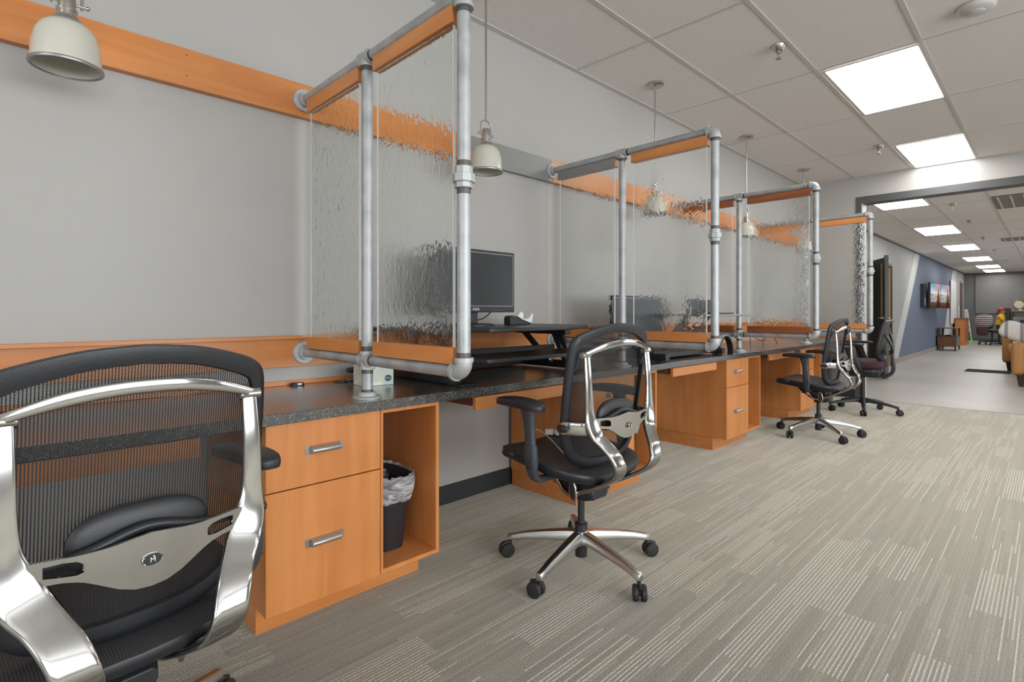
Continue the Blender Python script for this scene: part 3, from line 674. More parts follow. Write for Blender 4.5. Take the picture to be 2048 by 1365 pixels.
def uvxz(o, zx=2):
    me = o.data; uv = me.uv_layers.new(name='UVMap')
    for lp in me.loops:
        c = me.vertices[lp.vertex_index].co; uv.data[lp.index].uv = (c.x, c[zx])
SEATC = .062
def seat_z(x, y): return .468+.020*(abs(x)/.25)**2.2+.024*y/.25-2.6*max(0, y-.22)**2-1.0*max(0, -y-.12)**2
def seat_out(s=1.0, n=44):
    r = []
    for i in range(n):
        t = 2*PI*i/n; c_, s_ = math.cos(t), math.sin(t)
        hw = .250; r.append((s*hw*math.copysign(abs(c_)**.55, c_), SEATC+s*.250*math.copysign(abs(s_)**.62, s_)))
    return r
def seat_parts():
    n = 44; m = MB(); vs_ = []; rs = [.12, .3, .5, .68, .82, .93, 1.0]
    for s_ in rs: vs_ += [(x, y, seat_z(x, y)-(0.006 if s_ == 1.0 else 0)) for x, y in seat_out(s_, n)]
    vs_.append((0, SEATC, seat_z(0, SEATC)))
    top = m.add(vs_, [(i*n+j, i*n+(j+1) % n, (i+1)*n+(j+1) % n, (i+1)*n+j) for i in range(len(rs)-1) for j in range(n)]+[(len(vs_)-1, (j+1) % n, j) for j in range(n)])
    f = MB(); vs_ = []
    L = [(1.0, -.006), (1.012, -.014), (1.0, -.030), (.93, -.046), (.80, -.055), (.5, -.060), (.15, -.062)]
    for s_, dz in L: vs_ += [(x, y, seat_z(x/max(s_, 1), y)+dz) for x, y in seat_out(s_, n)]
    vs_.append((0, SEATC, seat_z(0, 0)-.062))
    f.add(vs_, [(i*n+j, i*n+(j+1) % n, (i+1)*n+(j+1) % n, (i+1)*n+j) for i in range(len(L)-1) for j in range(n)]+[(len(vs_)-1, (j+1) % n+(len(L)-1)*n, j+(len(L)-1)*n) for j in range(n)])
    return top, f
def star_base(t, ang, mats, R_=0.315, hubz=(0.105, 0.155), plastic=False):
    """base part with five legs in one casting; casters are its children"""
    m = MB()
    for k in range(5):
        a = ang+k*2*PI/5; u = V((math.cos(a), math.sin(a), 0)); w_ = V((-u.y, u.x, 0))
        secs = [(0.020, 0.026, 0.098, 0.153), (0.06, 0.024, 0.108, 0.150), (0.16, 0.0205, 0.100, 0.134), (0.25, 0.018, 0.088, 0.116), (R_-0.02, 0.0165, 0.078, 0.103), (R_+0.006, 0.015, 0.070, 0.098), (R_+0.012, 0.012, 0.068, 0.094)]
        vs_ = []
        for r, hw, z0, z1 in secs:
            c = u*r
            for sx, z in ((-1, z0), (1, z0), (1, z0+(z1-z0)*0.55), (0.62, z1), (-0.62, z1), (-1, z0+(z1-z0)*0.55)): q = c+w_*(hw*sx); vs_.append((q.x, q.y, z))
        n = 6; S_ = len(secs)
        m.add(vs_, [tuple(range(n))[::-1], tuple(range((S_-1)*n, S_*n))]+[(i*n+j, i*n+(j+1) % n, (i+1)*n+(j+1) % n, (i+1)*n+j) for i in range(S_-1) for j in range(n)])
    m.lathe([(0, 0.096), (0.030, 0.096), (0.034, 0.104), (0.033, 0.150), (0.029, 0.156), (0, 0.156)], n=32)
    b = m.build('base', mats[0], t, bevel=0.003 if not plastic else 0.004, ang=35)
    c0 = MB()
    for s_ in (-1, 1): c0.lathe([(0, s_*0.006), (0.026, s_*0.006), (0.030, s_*0.009), (0.0305, s_*0.020), (0.027, s_*0.0245), (0.018, s_*0.0262), (0, s_*0.0265)], c=(0.018, 0, 0.0306), ax='y', n=28)
    c0.lathe([(0.012, -0.006), (0.012, 0.006), (0, 0.006)], c=(0.018, 0, 0.0306), ax='y', n=12)
    c0.cyl((0, 0, 0.040), (0, 0, 0.078), 0.0065, n=12)
    c0.tube([(0, 0, 0.066), (0.004, 0, 0.060), (0.022, 0, 0.060), (0.040, 0, 0.052)], 0.0075, n=8)
    cas = c0.build('caster', M['rubber'], b, ang=40)
    for k in range(5):
        a = ang+k*2*PI/5; c = cas if k == 0 else cas.copy()
        if k: COL.objects.link(c); c.parent = b
        c.location = (R_*math.cos(a), R_*math.sin(a), 0.0005); c.rotation_euler = (0, 0, CAST[k])
    return b
CAST = (0.3, 2.2, 3.4, 1.1, 5.0)
def mesh_chair(label, loc, yaw, base_ang, cast, dz=0.0, arm_y=0.0):
    global CAST
    CAST = cast
    t = thing('mesh_office_chair', label, 'office chair', loc, yaw, 'black mesh chairs with polished frames')
    star_base(t, base_ang-yaw, (M['satin'],))
    MB().cyl((0, 0, 0.045), (0, 0, 0.100), 0.0255, n=24).build('cylinder_end', M['black'], t, bevel=0.002); MB().lathe([(0, .150), (.027, .150), (.027, .183), (.0145, .185), (.0145, .325+dz), (0, .325+dz)], n=24).build('gas_lift', M['black'], t)
    U = MB  # everything above the lift is raised by dz
    def up(m, name, mat, par=t, **k):
        m.v = [(x, y, z+dz) for x, y, z in m.v]; return m.build(name, mat, par, **k)
    # mechanism housing: nose high in front, low over the lift
    h = MB(); secs = [(.165, .040, .418, .446), (.13, .062, .385, .448), (.05, .064, .330, .425), (-.02, .066, .300, .392), (-.06, .062, .300, .372), (-.10, .052, .312, .352)]
    vs_ = []
    for y, hw, z0, z1 in secs:
        for sx, z in ((-.8, z0), (.8, z0), (1, z0+.35*(z1-z0)), (1, z0+.75*(z1-z0)), (.8, z1), (-.8, z1), (-1, z0+.75*(z1-z0)), (-1, z0+.35*(z1-z0))): vs_.append((hw*sx, y, z))
    n = 8; S_ = len(secs); h.add(vs_, [tuple(range(n))[::-1], tuple(range((S_-1)*n, S_*n))]+[(i*n+j, i*n+(j+1) % n, (i+1)*n+(j+1) % n, (i+1)*n+j) for i in range(S_-1) for j in range(n)])
    h.box((-.055, -.07, .366), (.055, .12, .416)); h.cyl((0, .0, .294), (0, 0, .33), .034, n=24)
    up(h, 'mechanism', M['black'], bevel=0.003)
    top, fr = seat_parts(); so = up(top, 'seat', M['seatweave'], ang=60); uvxz(so, 1)
    sf = up(fr, 'seat_frame', M['charcoal'], ang=60)
    for s_ in (-1, 1):
        bl = MB().ell((s_*.250, .185, seat_z(.25, .185)-.020), (.010, .036, .017), 20, 10); up(bl, 'slide_lever', M['black'])
    bf = up(back_frame(), 'back_frame', M['charcoal'], ang=60)
    bm_ = up(back_mesh(), 'backrest', M['weave'], ang=80); uvxz(bm_)
    # polished aluminium: two swept arms
    for s_ in (-1, 1):
        a = MB()
        a.strap([(s_*.082, .050, .372, .024, .018), (s_*.084, .020, .340, .030, .020), (s_*.086, -.03, .333, .036, .020), (s_*.094, -.12, .372, .046, .019), (s_*.103, -.21, .420, .056, .018), (s_*.110, -.262, .455, .064, .018),
                 (s_*.118, -.283, .492, .066, .018), (s_*.132, -.270, .538, .066, .018), (s_*.153, -.240, .580, .064, .019), (s_*.174, -.218, .615, .070, .020), (s_*.190, -.207, .655, .066, .021),
                 (s_*.197, -.203, .700, .046, .018), (s_*.199, -.201, .755, .038, .016), (s_*.199, -.197, .83, .035, .015), (s_*.198, -.190, .905, .031, .014)], None, (1, 0, 0), smooth=6)
        a.strap([(s_*.186, -.205, .640, .046, .010), (s_*.217, -.190, .640, .050, .016), (s_*.243, -.150, .640, .050, .015), (s_*.249, -.112, .636, .050, .014), (s_*.248, -.092, .634, .030, .010)], None, (0, 0, 1), smooth=5)
        up(a, 'polished_arm', M['chrome'], ang=60)
        b = MB(); b.ell((s_*.2565, -.122, .637), (.009, .024, .015), 20, 10); up(b, 'pivot_button', M['black'])
        up(MB().cyl((s_*.178, -.186, .912), (s_*.222, -.186, .912), .0125, n=20), 'pivot_cap', M['chrome'], bevel=0.002); up(MB().cyl((s_*.082, .052, .374), (s_*.106, .052, .374), .015, n=18), 'pivot_cap', M['chrome'], bevel=0.002)
        c = MB(); c.prism([(-.182, .918), (-.150, .925), (-.140, .86), (-.150, .85)], s_*.206, s_*.222, ax='x'); up(c, 'pivot_bracket', M['armblue'], bevel=0.002)
    cb = MB(); cb.strap([(x, -.188-.034*(1-min(1, abs(x)/.203)**2), .914+.040*(1-min(1, abs(x)/.203)**2.2), .026 if abs(x) < .16 else .02, .014) for x in (-.205, -.176, -.12, -.06, 0, .06, .12, .176, .205)], None, (0, 0, 1), smooth=5)
    up(cb, 'crossbar', M['chrome'], ang=60)
    # lumbar plate with a slot near each end
    lp = MB(); xs = [-.172, -.152, -.128, -.108, -.099, -.090, -.075, -.05, -.025, 0, .025, .05, .075, .090, .099, .108, .128, .152, .172]
    def zt(x): return .6775-.004*math.sin(PI*min(1, abs(x)/.17))+(.006*math.exp(-(x/.05)**2))
    def zb(x): return .5845+.0525*(1-math.exp(-(abs(x)/.085)**2.6))
    def yp(x): return -.2335+.022*(abs(x)/.17)**1.5
    vs_ = []; fs_ = []
    for x in xs:
        a, b = zb(x), zt(x); q = .009 if .093 < abs(x) < .155 else (.0005 if abs(x) < .094 and abs(x) > .09 else .0005)
        mid = (a+b)/2+.001
        hh = {.152: .0095, .128: .0120, .108: .0115, .099: .0070}.get(round(abs(x), 3), .0002)
        zz = (a, mid-hh, mid+hh, b)
        for z in zz: vs_.append((x, yp(x)-.0035, z))
        for z in zz: vs_.append((x, yp(x)+.0035, z))
    for i in range(len(xs)-1):
        for (p, q) in ((0, 1), (2, 3)) if True else ():
            fs_ += [(i*8+p, i*8+q, (i+1)*8+q, (i+1)*8+p), (i*8+4+p, (i+1)*8+4+p, (i+1)*8+4+q, i*8+4+q)]
        h1 = .095 < abs(xs[i]) < .16 and .095 < abs(xs[i+1]) < .16
        if not h1: fs_ += [(i*8+1, i*8+2, (i+1)*8+2, (i+1)*8+1), (i*8+5, (i+1)*8+5, (i+1)*8+6, i*8+6)]
        else: fs_ += [(i*8+1, (i+1)*8+1, (i+1)*8+5, i*8+5), (i*8+2, i*8+6, (i+1)*8+6, (i+1)*8+2)]
        fs_ += [(i*8, (i+1)*8, (i+1)*8+4, i*8+4), (i*8+3, i*8+7, (i+1)*8+7, (i+1)*8+3)]
    lp.add(vs_, fs_); pl = up(lp, 'lumbar_plate', M['chrome'], ang=50)
    e = MB().lathe([(0, -.0018), (.0150, -.0018), (.0166, -.0030), (.0178, -.0016), (.0178, 0), (0, 0)], ax='y', n=36); e.v = [(x, y, z*.62) for x, y, z in e.v]
    eo = e.build('emblem_rim', M['chrome'], pl); eo.location = (0, -.2375, .634+dz)
    e = MB().lathe([(0, -.0024), (.0148, -.0024), (.0148, 0), (0, 0)], ax='y', n=36); e.v = [(x, y, z*.62) for x, y, z in e.v]
    eo = e.build('emblem', M['black'], pl); eo.location = (0, -.2375, .634+dz)
    text('emblem_letter', 'M', .0125, M['whiteplastic'], pl, (0, -.2402, .6335+dz), (PI/2, 0, 0))
    eo = MB().cyl((0, 0, 0), (0, .0006, 0), .0014, n=10).build('emblem_dot', M['whiteplastic'], pl); eo.location = (0.0015, -.2406, .6400+dz)
    # lumbar pad and its carrier
    pd = MB().ell((0, -.176, .668), (.118, .020, .062), 32, 14, .8); up(pd, 'lumbar_pad', M['black'], ang=60)
    cr = MB().tube([(-.225, -.128, .655), (-.17, -.178, .652), (-.09, -.205, .668), (0, -.212, .690), (.09, -.205, .668), (.17, -.178, .652), (.225, -.128, .655)], lambda q: .009, n=10); up(cr, 'lumbar_bar', M['charcoal'], ang=60)
    # armrests
    for s_ in (-1, 1):
        a = MB(); a.strap([(s_*.10, .02, .418, .030, .026), (s_*.20, .015, .414, .034, .026), (s_*.262, .008, .424, .040, .028), (s_*.290, .002, .455, .046, .030), (s_*.296, .0, .50, .056, .034), (s_*.297, .004, .56, .058, .034)], None, (0, 1, 0), e=.7)
        am = up(a, 'armrest', M['armblue'], ang=60)
        b = MB(); b.strap([(s_*.297, .004, .54, .050, .028), (s_*.297, .010, .62, .052, .028), (s_*.298, .016, .68, .064, .030), (s_*.298, .022, .712, .085, .034)], None, (0, 1, 0), e=.7)
        up(b, 'armrest_post', M['armblue'], am, ang=60)
        p = MB(); n = 30; vs_ = []; rings = ((.80, .706), (.97, .709), (1.0, .716), (1.0, .726), (.95, .733), (.75, .736), (.3, .737))
        for sc, z in rings:
            for i in range(n):
                th = 2*PI*i/n; c_, q_ = math.cos(th), math.sin(th)
                x = .043*sc*math.copysign(abs(c_)**.6, c_); y = .060+arm_y+.132*(1-(1-sc)*.35)*math.copysign(abs(q_)**.7, q_)
                vs_.append((s_*(.300-.010*(y-.06)/.13)+x, y, z-.010*((y-.06)/.13)**2))
        p.add(vs_, [tuple(range(n))[::-1], tuple(range((len(rings)-1)*n, len(rings)*n))]+[(i*n+j, i*n+(j+1) % n, (i+1)*n+(j+1) % n, (i+1)*n+j) for i in range(len(rings)-1) for j in range(n)])
        up(p, 'armrest_pad', M['black'], am, ang=50)
        g = MB()
        for k in range(6): g.box((s_*.3125-.001, -.014, .47+k*.011), (s_*.3125+.001, .016, .474+k*.011))
        up(g, 'height_scale', M['black'], am)
        l = MB(); l.prism([(-.055, .395), (-.035, .400), (-.028, .350), (-.040, .318), (-.058, .312), (-.070, .330), (-.066, .370)], s_*.105, s_*.115, ax='x'); l.cyl((s_*.06, -.048, .385), (s_*.11, -.048, .385), .007)
        up(l, 'tilt_paddle', M['satin'], bevel=0.003)
        l = MB(); l.prism([(-.052, .388), (-.039, .390), (-.034, .350), (-.043, .325), (-.056, .320), (-.064, .335), (-.061, .368)], s_*.115, s_*.117, ax='x'); up(l, 'paddle_inlay', M['black'], bevel=0.0006)
    return t
R = math.radians
def casts(yaw, *az): return tuple(R(a)-yaw for a in az)
CH1 = (0.192, 1.407, 0); CH2 = (1.786, 1.398, 0); CH3 = (5.18, 1.44, 0)
mesh_chair('black mesh chair nearest the camera, back view cut by the left edge', CH1, R(6.2), R(37), casts(R(6.2), 30, 200, 120, 10, 250), dz=-0.02)
mesh_chair('black mesh chair in the middle, standing in front of the second bay', CH2, R(-1.5), R(45), casts(R(-1.5), 20, 160, 100, 220, 330), dz=0.0)
mesh_chair('black mesh chair farther back, seen from the side in front of the third bay', CH3, R(-1), R(10), casts(R(-1), 60, 150, 190, 260, 320), dz=-0.005)

# ================================================================ THINGS ON THE COUNTER
def rbox(c, h, e=.28, n=32, m=16): return MB().ell(c, h, n, m, e)
# first sit-stand riser
t = thing('desk_riser', 'black two-tier sit-stand riser holding the monitor in the second bay', 'desk riser', (1.90, 2.0, 0.7505))
W = dict(world=True)
bm_ = M['blackmetal']
for x, nm in ((1.45, 0), (2.33, 1)):
    B((x, 1.85, .757), (x+.055, 2.335, .800)).build('base_rail', bm_, t, bevel=.002, **W)
    B((x, 1.79, .7505), (x+.10, 1.88, .7568)).build('foot', M['rubber'], t, bevel=.002, **W)
B((1.505, 2.28, .757), (2.33, 2.33, .80)).build('rear_beam', bm_, t, bevel=.002, **W)
MB().prism([(1.43, 1.64), (1.445, 1.61), (1.48, 1.60), (2.31, 1.60), (2.345, 1.61), (2.36, 1.64), (2.36, 1.86), (1.43, 1.86)], .864, .880, ax='z').build('keyboard_tray', bm_, t, bevel=.002, **W)
B((1.50, 1.955, .835), (2.26, 1.975, .895)).build('cross_plate', bm_, t, bevel=.002, **W)
B((1.52, 2.235, .80), (2.31, 2.245, .862)).build('back_plate', bm_, t, **W)
MB().prism([(1.28, 1.86), (1.30, 1.82), (1.50, 1.80), (1.54, 1.70), (1.57, 1.69), (2.10, 1.69), (2.34, 1.80), (2.44, 1.86), (2.46, 1.92), (2.46, 2.30), (2.42, 2.33), (1.32, 2.33), (1.28, 2.30)], .985, 1.003, ax='z').build('top_platform', bm_, t, bevel=.003, **W)
for x in (1.47, 2.285, ):
    for (y0, z0, y1, z1, w_) in ((1.86, .79, 1.965, .985, .030), (1.905, .79, 2.01, .985, .030), (2.03, .79, 2.245, .97, .042)):
        MB().prism([(y0-w_/2, z0), (y0+w_/2, z0), (y1+w_/2, z1), (y1-w_/2, z1)], x+.005, x+.030, ax='x').build('lift_arm', bm_, t, bevel=.002, **W)
    B((x, 1.90, .950), (x+.05, 2.29, .985)).build('top_bracket', bm_, t, bevel=.002, **W)
    B((x-.002, 1.84, .845), (x+.03, 1.99, .866)).build('tray_bracket', bm_, t, **W)
MB().cyl((1.86, 1.64, .852), (1.86, 1.64, .864), .006, n=12).build('tray_screw', M['nickel'], t, **W)
t2 = MB().strap([(2.10, 1.63, .845, .016, .008), (2.16, 1.625, .842, .016, .008), (2.20, 1.64, .846, .010, .006)], None, (0, 1, 0)); t2.build('release_lever', M['pewter'], t, **W)

def monitor(name, label, cx, cy, z0, w_, hgt, foot_z, logo=True):
    t = thing(name, label, 'monitor', (cx, cy, foot_z))
    B((cx-w_/2, cy, z0), (cx+w_/2, cy+.022, z0+hgt)).build('housing', M['black'], t, bevel=.004, **W)
    rbox((cx, cy+.03, z0+hgt*.5), (w_*.36, .024, hgt*.36)).build('rear_cover', M['black'], t, **W)
    B((cx-w_/2+.016, cy-.0012, z0+.034), (cx+w_/2-.016, cy-.0002, z0+hgt-.017)).build('screen', M['screen'], t, **W)
    f = MB(); e = .0035; x0, x1, a, b = cx-w_/2+.013, cx+w_/2-.013, z0+.031, z0+hgt-.014
    f.box((x0, cy-.003, a), (x1, cy, a+e)); f.box((x0, cy-.003, b-e), (x1, cy, b)); f.box((x0, cy-.003, a), (x0+e, cy, b)); f.box((x1-e, cy-.003, a), (x1, cy, b))
    f.build('bezel_lip', M['pewter'], t, **W)
    B((cx-.035, cy+.024, foot_z+.008), (cx+.035, cy+.045, z0+.10)).build('stand_neck', M['black'], t, bevel=.003, **W)
    MB().lathe([(0, 0), (.120, 0), (.120, .006), (.10, .012), (0, .014)], c=(cx, cy+.03, foot_z), n=40).build('stand_base', M['black'], t, **W)
    if logo:
        lo = text('logo', 'ASUS', .020, M['whiteplastic'], t, (0, 0, 0), (PI/2, 0, 0)); lo.location = (0, -.0012, z0+.016-foot_z)
        for k in range(4): B((cx+w_/2-.10-k*.016, cy-.0012, z0+.010), (cx+w_/2-.094-k*.016, cy, z0+.0115)).build('button_mark', M['pewter'], t, **W)
    return t
monitor('computer_monitor', 'black monitor with a dark screen on the first riser', 1.787, 2.08, 1.073, .560, .325, 1.0035)
t = thing('monitor_cable', 'thin black cable behind the monitor stand', 'cable', (1.9, 2.14, 1.004))
MB().tube([(1.80, 2.135, 1.03), (1.86, 2.14, 1.033), (1.91, 2.14, 1.05), (1.95, 2.13, 1.085)], .0035, n=8).build('cord', M['rubber'], t, **W)
t = thing('tape_dispenser', 'black and white tape dispenser standing on the riser beside the monitor', 'tape dispenser', (2.10, 2.10, 1.0035))
MB().prism([(2.02, 1.0035), (2.185, 1.0035), (2.188, 1.012), (2.165, 1.016), (2.11, 1.032), (2.07, 1.052), (2.03, 1.055), (2.018, 1.04)], 2.065, 2.115, ax='y').build('body', M['black'], t, bevel=.003, **W)
MB().prism([(2.185, 1.0125), (2.198, 1.064), (2.184, 1.066), (2.165, 1.040), (2.135, 1.034), (2.10, 1.047), (2.075, 1.060), (2.07, 1.053), (2.11, 1.033), (2.165, 1.017)], 2.060, 2.120, ax='y').build('shell', M['whiteplastic'], t, bevel=.002, **W)
MB().cyl((2.118, 2.078, 1.056), (2.118, 2.102, 1.056), .019, n=28).build('tape_roll', plain('clear_tape', (.72, .70, .62, 1), .25), t, **W)

# tissue box
def tissue_mat():
    m, n, l, p = newmat('scalloped_card'); tc = n.new('ShaderNodeTexCoord')
    v = n.new('ShaderNodeTexVoronoi'); v.inputs['Scale'].default_value = 38; v.inputs['Randomness'].default_value = .35; l.new(tc.outputs['Object'], v.inputs[0])
    sp = n.new('ShaderNodeSeparateColor'); l.new(v.outputs['Color'], sp.inputs[0])
    r = ramp(n, [(0, (.62, .66, .58, 1)), (.3, (.78, .79, .74, 1)), (.55, (.70, .68, .50, 1)), (.8, (.55, .66, .60, 1))]); r.color_ramp.interpolation = 'CONSTANT'
    l.new(sp.outputs[0], r.inputs[0])
    r2 = ramp(n, [(.0, (1, 1, 1, 1)), (.62, (1, 1, 1, 1)), (.68, (.93, .93, .90, 1))]); l.new(v.outputs['Distance'], r2.inputs[0])
    mx = n.new('ShaderNodeMix'); mx.data_type = 'RGBA'; mx.blend_type = 'MULTIPLY'; mx.inputs[0].default_value = 1; l.new(r.outputs[0], mx.inputs[6]); l.new(r2.outputs[0], mx.inputs[7])
    l.new(mx.outputs[2], p.inputs['Base Color']); p.inputs['Roughness'].default_value = .5; return m
t = thing('tissue_box', 'pale patterned tissue box on the counter behind the first divider', 'tissue box', (1.232, 2.135, .7505), -.12)
B((-.070, -.055, 0), (.070, .060, .086)).build('carton', tissue_mat(), t, bevel=.0015)
e = MB().lathe([(0, -.0006), (.0165, -.0006), (.0165, 0), (0, 0)], ax='y', n=32); e.v = [(x, y, z*.86) for x, y, z in e.v]
eo = e.build('brand_oval', plain('dark_ink', (.05, .06, .08, 1), .5), t); eo.location = (.044, -.0553, .030)
text('brand_word', 'Kleenex', .0085, M['whiteplastic'], t, (.044, -.0562, .031), (PI/2, 0, 0), .0002)
t = thing('stapler', 'black desk stapler by the wall, mostly behind the pipe foot', 'stapler', (1.27, 2.32, .7505))
rbox((1.275, 2.32, .800), (.075, .018, .014), .5).build('top_arm', M['black'], t, **W)
B((1.20, 2.303, .7505), (1.35, 2.337, .760)).build('foot_plate', M['pewter'], t, bevel=.003, **W)
B((1.30, 2.308, .758), (1.345, 2.332, .800)).build('hinge_block', M['black'], t, bevel=.003, **W)
for x, y, lb in ((1.161, 2.303, 'round dark cable grommet in the counter near the stapler'),):
    t = thing('cable_grommet', lb, 'grommet', (x, y, .7502))
    MB().lathe([(0, 0), (.032, 0), (.032, .0025), (.027, .004), (0, .0035)], n=32).build('cap', M['black'], t)
    MB().cyl((.008, 0, .0035), (.008, 0, .0055), .003, n=10).build('slot_tab', M['whiteplastic'], t)
t = thing('cable_clip', 'small black clip at the back edge of the counter', 'clip', (.975, 2.345, .7505))
MB().lathe([(0, 0), (.030, 0), (.030, .008), (.026, .011), (0, .011)], n=28).build('clip_body', M['black'], t)
B((-.012, -.033, .002), (.010, -.018, .013)).build('clip_mouth', M['pewter'], t, bevel=.002)

# second riser, folded, with a monitor and a small dark screen
t = thing('desk_riser', 'folded black riser in the third bay with a thin raised shelf', 'desk riser', (3.6, 2.0, .7505))
for x in (3.14, 3.985):
    B((x, 1.765, .757), (x+.05, 2.25, .800)).build('base_rail', bm_, t, bevel=.002, **W); B((x-.01, 1.79, .7505), (x+.06, 1.84, .7568)).build('foot', M['rubber'], t, **W)
B((3.19, 1.88, .790), (3.985, 2.22, .8065)).build('keyboard_tray', bm_, t, bevel=.002, **W)
B((3.19, 1.86, .762), (3.985, 1.90, .798)).build('cross_plate', bm_, t, bevel=.002, **W)
B((3.50, 1.68, 1.046), (4.30, 2.14, 1.060)).build('top_platform', M['pewter'], t, bevel=.003, **W)
for x in (3.56, 3.95):
    for y0, y1 in ((2.02, 1.84), (2.14, 2.02)): MB().prism([(y0, .8065), (y0+.03, .8065), (y1+.03, 1.046), (y1, 1.046)], x, x+.02, ax='x').build('lift_arm', M['pewter'], t, **W)
monitor('computer_monitor', 'black monitor seen blurred through the second divider glass', 3.24, 2.02, .862, .66, .325, .7505+.0565, False)
t = thing('laptop', 'small black screen on the thin shelf in the third bay', 'laptop', (4.08, 1.96, 1.0605))
B((3.88, 1.80, 1.0605), (4.28, 2.00, 1.072)).build('keyboard_base', M['black'], t, bevel=.002, **W)
B((3.88, 1.985, 1.073), (4.28, 1.995, 1.178)).build('lid', M['screen'], t, bevel=.002, **W)
t = thing('headband', 'curved black band with a white rim on the counter by the third divider', 'headband', (4.17, 1.83, .7505))
ar = [(4.045+.125*(1-math.cos(a)), 1.835, .7505+.135*math.sin(a)) for a in [i*PI/14 for i in range(15)]]
MB().sweep(ar, lambda q: [(-.022, -.007), (.022, -.007), (.022, .007), (-.022, .007)], up=(0, 1, 0)).build('band', M['black'], t, **W)
MB().sweep([(x+(x-4.17)*.06, y, .7505+(z-.7505)*1.07) for x, y, z in ar[2:-2]], lambda q: [(-.020, -.003), (.020, -.003), (.020, .003), (-.020, .003)], up=(0, 1, 0)).build('outer_rim', M['whiteplastic'], t, **W)
t = thing('wire_easel', 'thin dark wires standing on the counter in the fourth bay', 'wire stand', (5.5, 2.06, .7505))
for pts in ([(5.38, 2.10, .7505), (5.37, 2.10, .95), (5.40, 2.08, 1.02)], [(5.52, 2.03, .7505), (5.52, 2.04, .90)], [(5.42, 2.10, .84), (5.52, 2.04, .79), (5.60, 2.02, .84)], [(5.70, 2.06, .86), (5.82, 2.04, .82), (5.90, 2.03, .7505)]):
    MB().tube(pts, .003, n=6).build('wire', M['rubber'], t, **W)

# charging cord on the middle chair
def zp(u, v, z):
    tt = (u-1024)/1065; r = (math.cos(YAW)+tt*math.sin(YAW), math.sin(YAW)-tt*math.cos(YAW), (626-v)/1065); k = (z-CAMH)/r[2]; return V((r[0]*k, r[1]*k, z))
t = thing('charging_cord', 'white charging cord with a plug lying on the seat of the middle chair', 'cord', zp(1105, 880, .50))
MB().tube([zp(1060, 862, .505), zp(1078, 861, .503), zp(1098, 876, .498), (zp(1118, 897, .492)), zp(1135, 915, .488)], .0022, n=8).build('cord', M['whiteplastic'], t, **W)
q = zp(1098, 864, .508); mbp = MB().box((q.x-.012, q.y-.020, q.z-.012), (q.x+.012, q.y+.016, q.z+.012), Matrix.Rotation(.6, 3, 'Z')); mbp.cyl((q.x, q.y+.012, q.z), (q.x+.012, q.y+.034, q.z), .003, n=8)
mbp.build('plug', M['whiteplastic'], t, bevel=.002, **W)
q = zp(1113, 866, .508); MB().box((q.x-.006, q.y-.018, q.z-.010), (q.x+.006, q.y+.018, q.z+.010), Matrix.Rotation(-.5, 3, 'Z')).build('usb_end', M['whiteplastic'], t, bevel=.002, **W)

# ================================================================ FOURTH CHAIR (black with a maroon seat)
CAST = casts(R(4), 150, 250, 30, 300, 100)
t = thing('task_chair', 'black office chair with a maroon padded seat, farthest by the opening', 'office chair', (6.73, 1.44, 0), R(4))
star_base(t, R(50-4), (M['black'],), plastic=True)
MB().cyl((0, 0, .15), (0, 0, .40), .022, n=20).build('gas_lift', M['black'], t)
rbox((0, .03, .525), (.245, .24, .050), .45).build('seat', M['maroon'], t)
rbox((0, .02, .462), (.215, .20, .030), .45).build('seat_pan', M['black'], t)
MB().box((-.07, -.16, .385), (.07, .12, .440)).build('mechanism', M['black'], t, bevel=.01)
b = MB(); o2 = catmull([(0, .56), (.14, .57), (.205, .62), (.225, .72), (.215, .86), (.195, .95), (.15, .99), (0, 1.0)], 4); o2 = o2+[(-x, z) for x, z in o2[-2:0:-1]]
yy = lambda x, z: -.185-.16*(z-.56)-.10*max(0, .70-z)*0+.05*(x/.22)**2
n = len(o2); vs_ = []; lp = ((1.0, 0), (.97, .018), (.86, .018), (.84, 0), (.86, -.016), (.97, -.016))
for s_, dy in lp: vs_ += [(x*s_, yy(x*s_, .78+(z-.78)*s_)+dy, .78+(z-.78)*s_) for x, z in o2]
b.add(vs_, [(i*n+j, i*n+(j+1) % n, ((i+1) % 6)*n+(j+1) % n, ((i+1) % 6)*n+j) for i in range(6) for j in range(n)]); b.build('back_frame', M['charcoal'], t, ang=60)
b = MB(); vs_ = []
for s_ in (.15, .5, .86): vs_ += [(x*s_, yy(x*s_, .78+(z-.78)*s_)+.006, .78+(z-.78)*s_) for x, z in o2]
vs_.append((0, yy(0, .78)+.006, .78)); b.add(vs_, [(i*n+j, i*n+(j+1) % n, (i+1)*n+(j+1) % n, (i+1)*n+j) for i in range(2) for j in range(n)]+[(len(vs_)-1, (j+1) % n, j) for j in range(n)])
bo = b.build('backrest', M['seatweave'], t, ang=60); uvxz(bo)
for s_ in (-1, 1): MB().strap([(0, -.265, .64, .05, .02), (s_*.09, -.262, .74, .04, .018), (s_*.185, -.222, .84, .035, .015)], None, (0, 0, 1)).build('back_brace', M['charcoal'], t)
MB().strap([(-.18, -.222, .655, .035, .016), (0, -.240, .65, .05, .018), (.18, -.222, .655, .035, .016)], None, (0, 0, 1)).build('back_brace', M['charcoal'], t)
MB().strap([(0, -.10, .405, .085, .03), (0, -.22, .41, .085, .035), (0, -.270, .47, .085, .035), (0, -.265, .58, .08, .03), (0, -.258, .68, .07, .025)], None, (1, 0, 0)).build('back_support', M['black'], t)
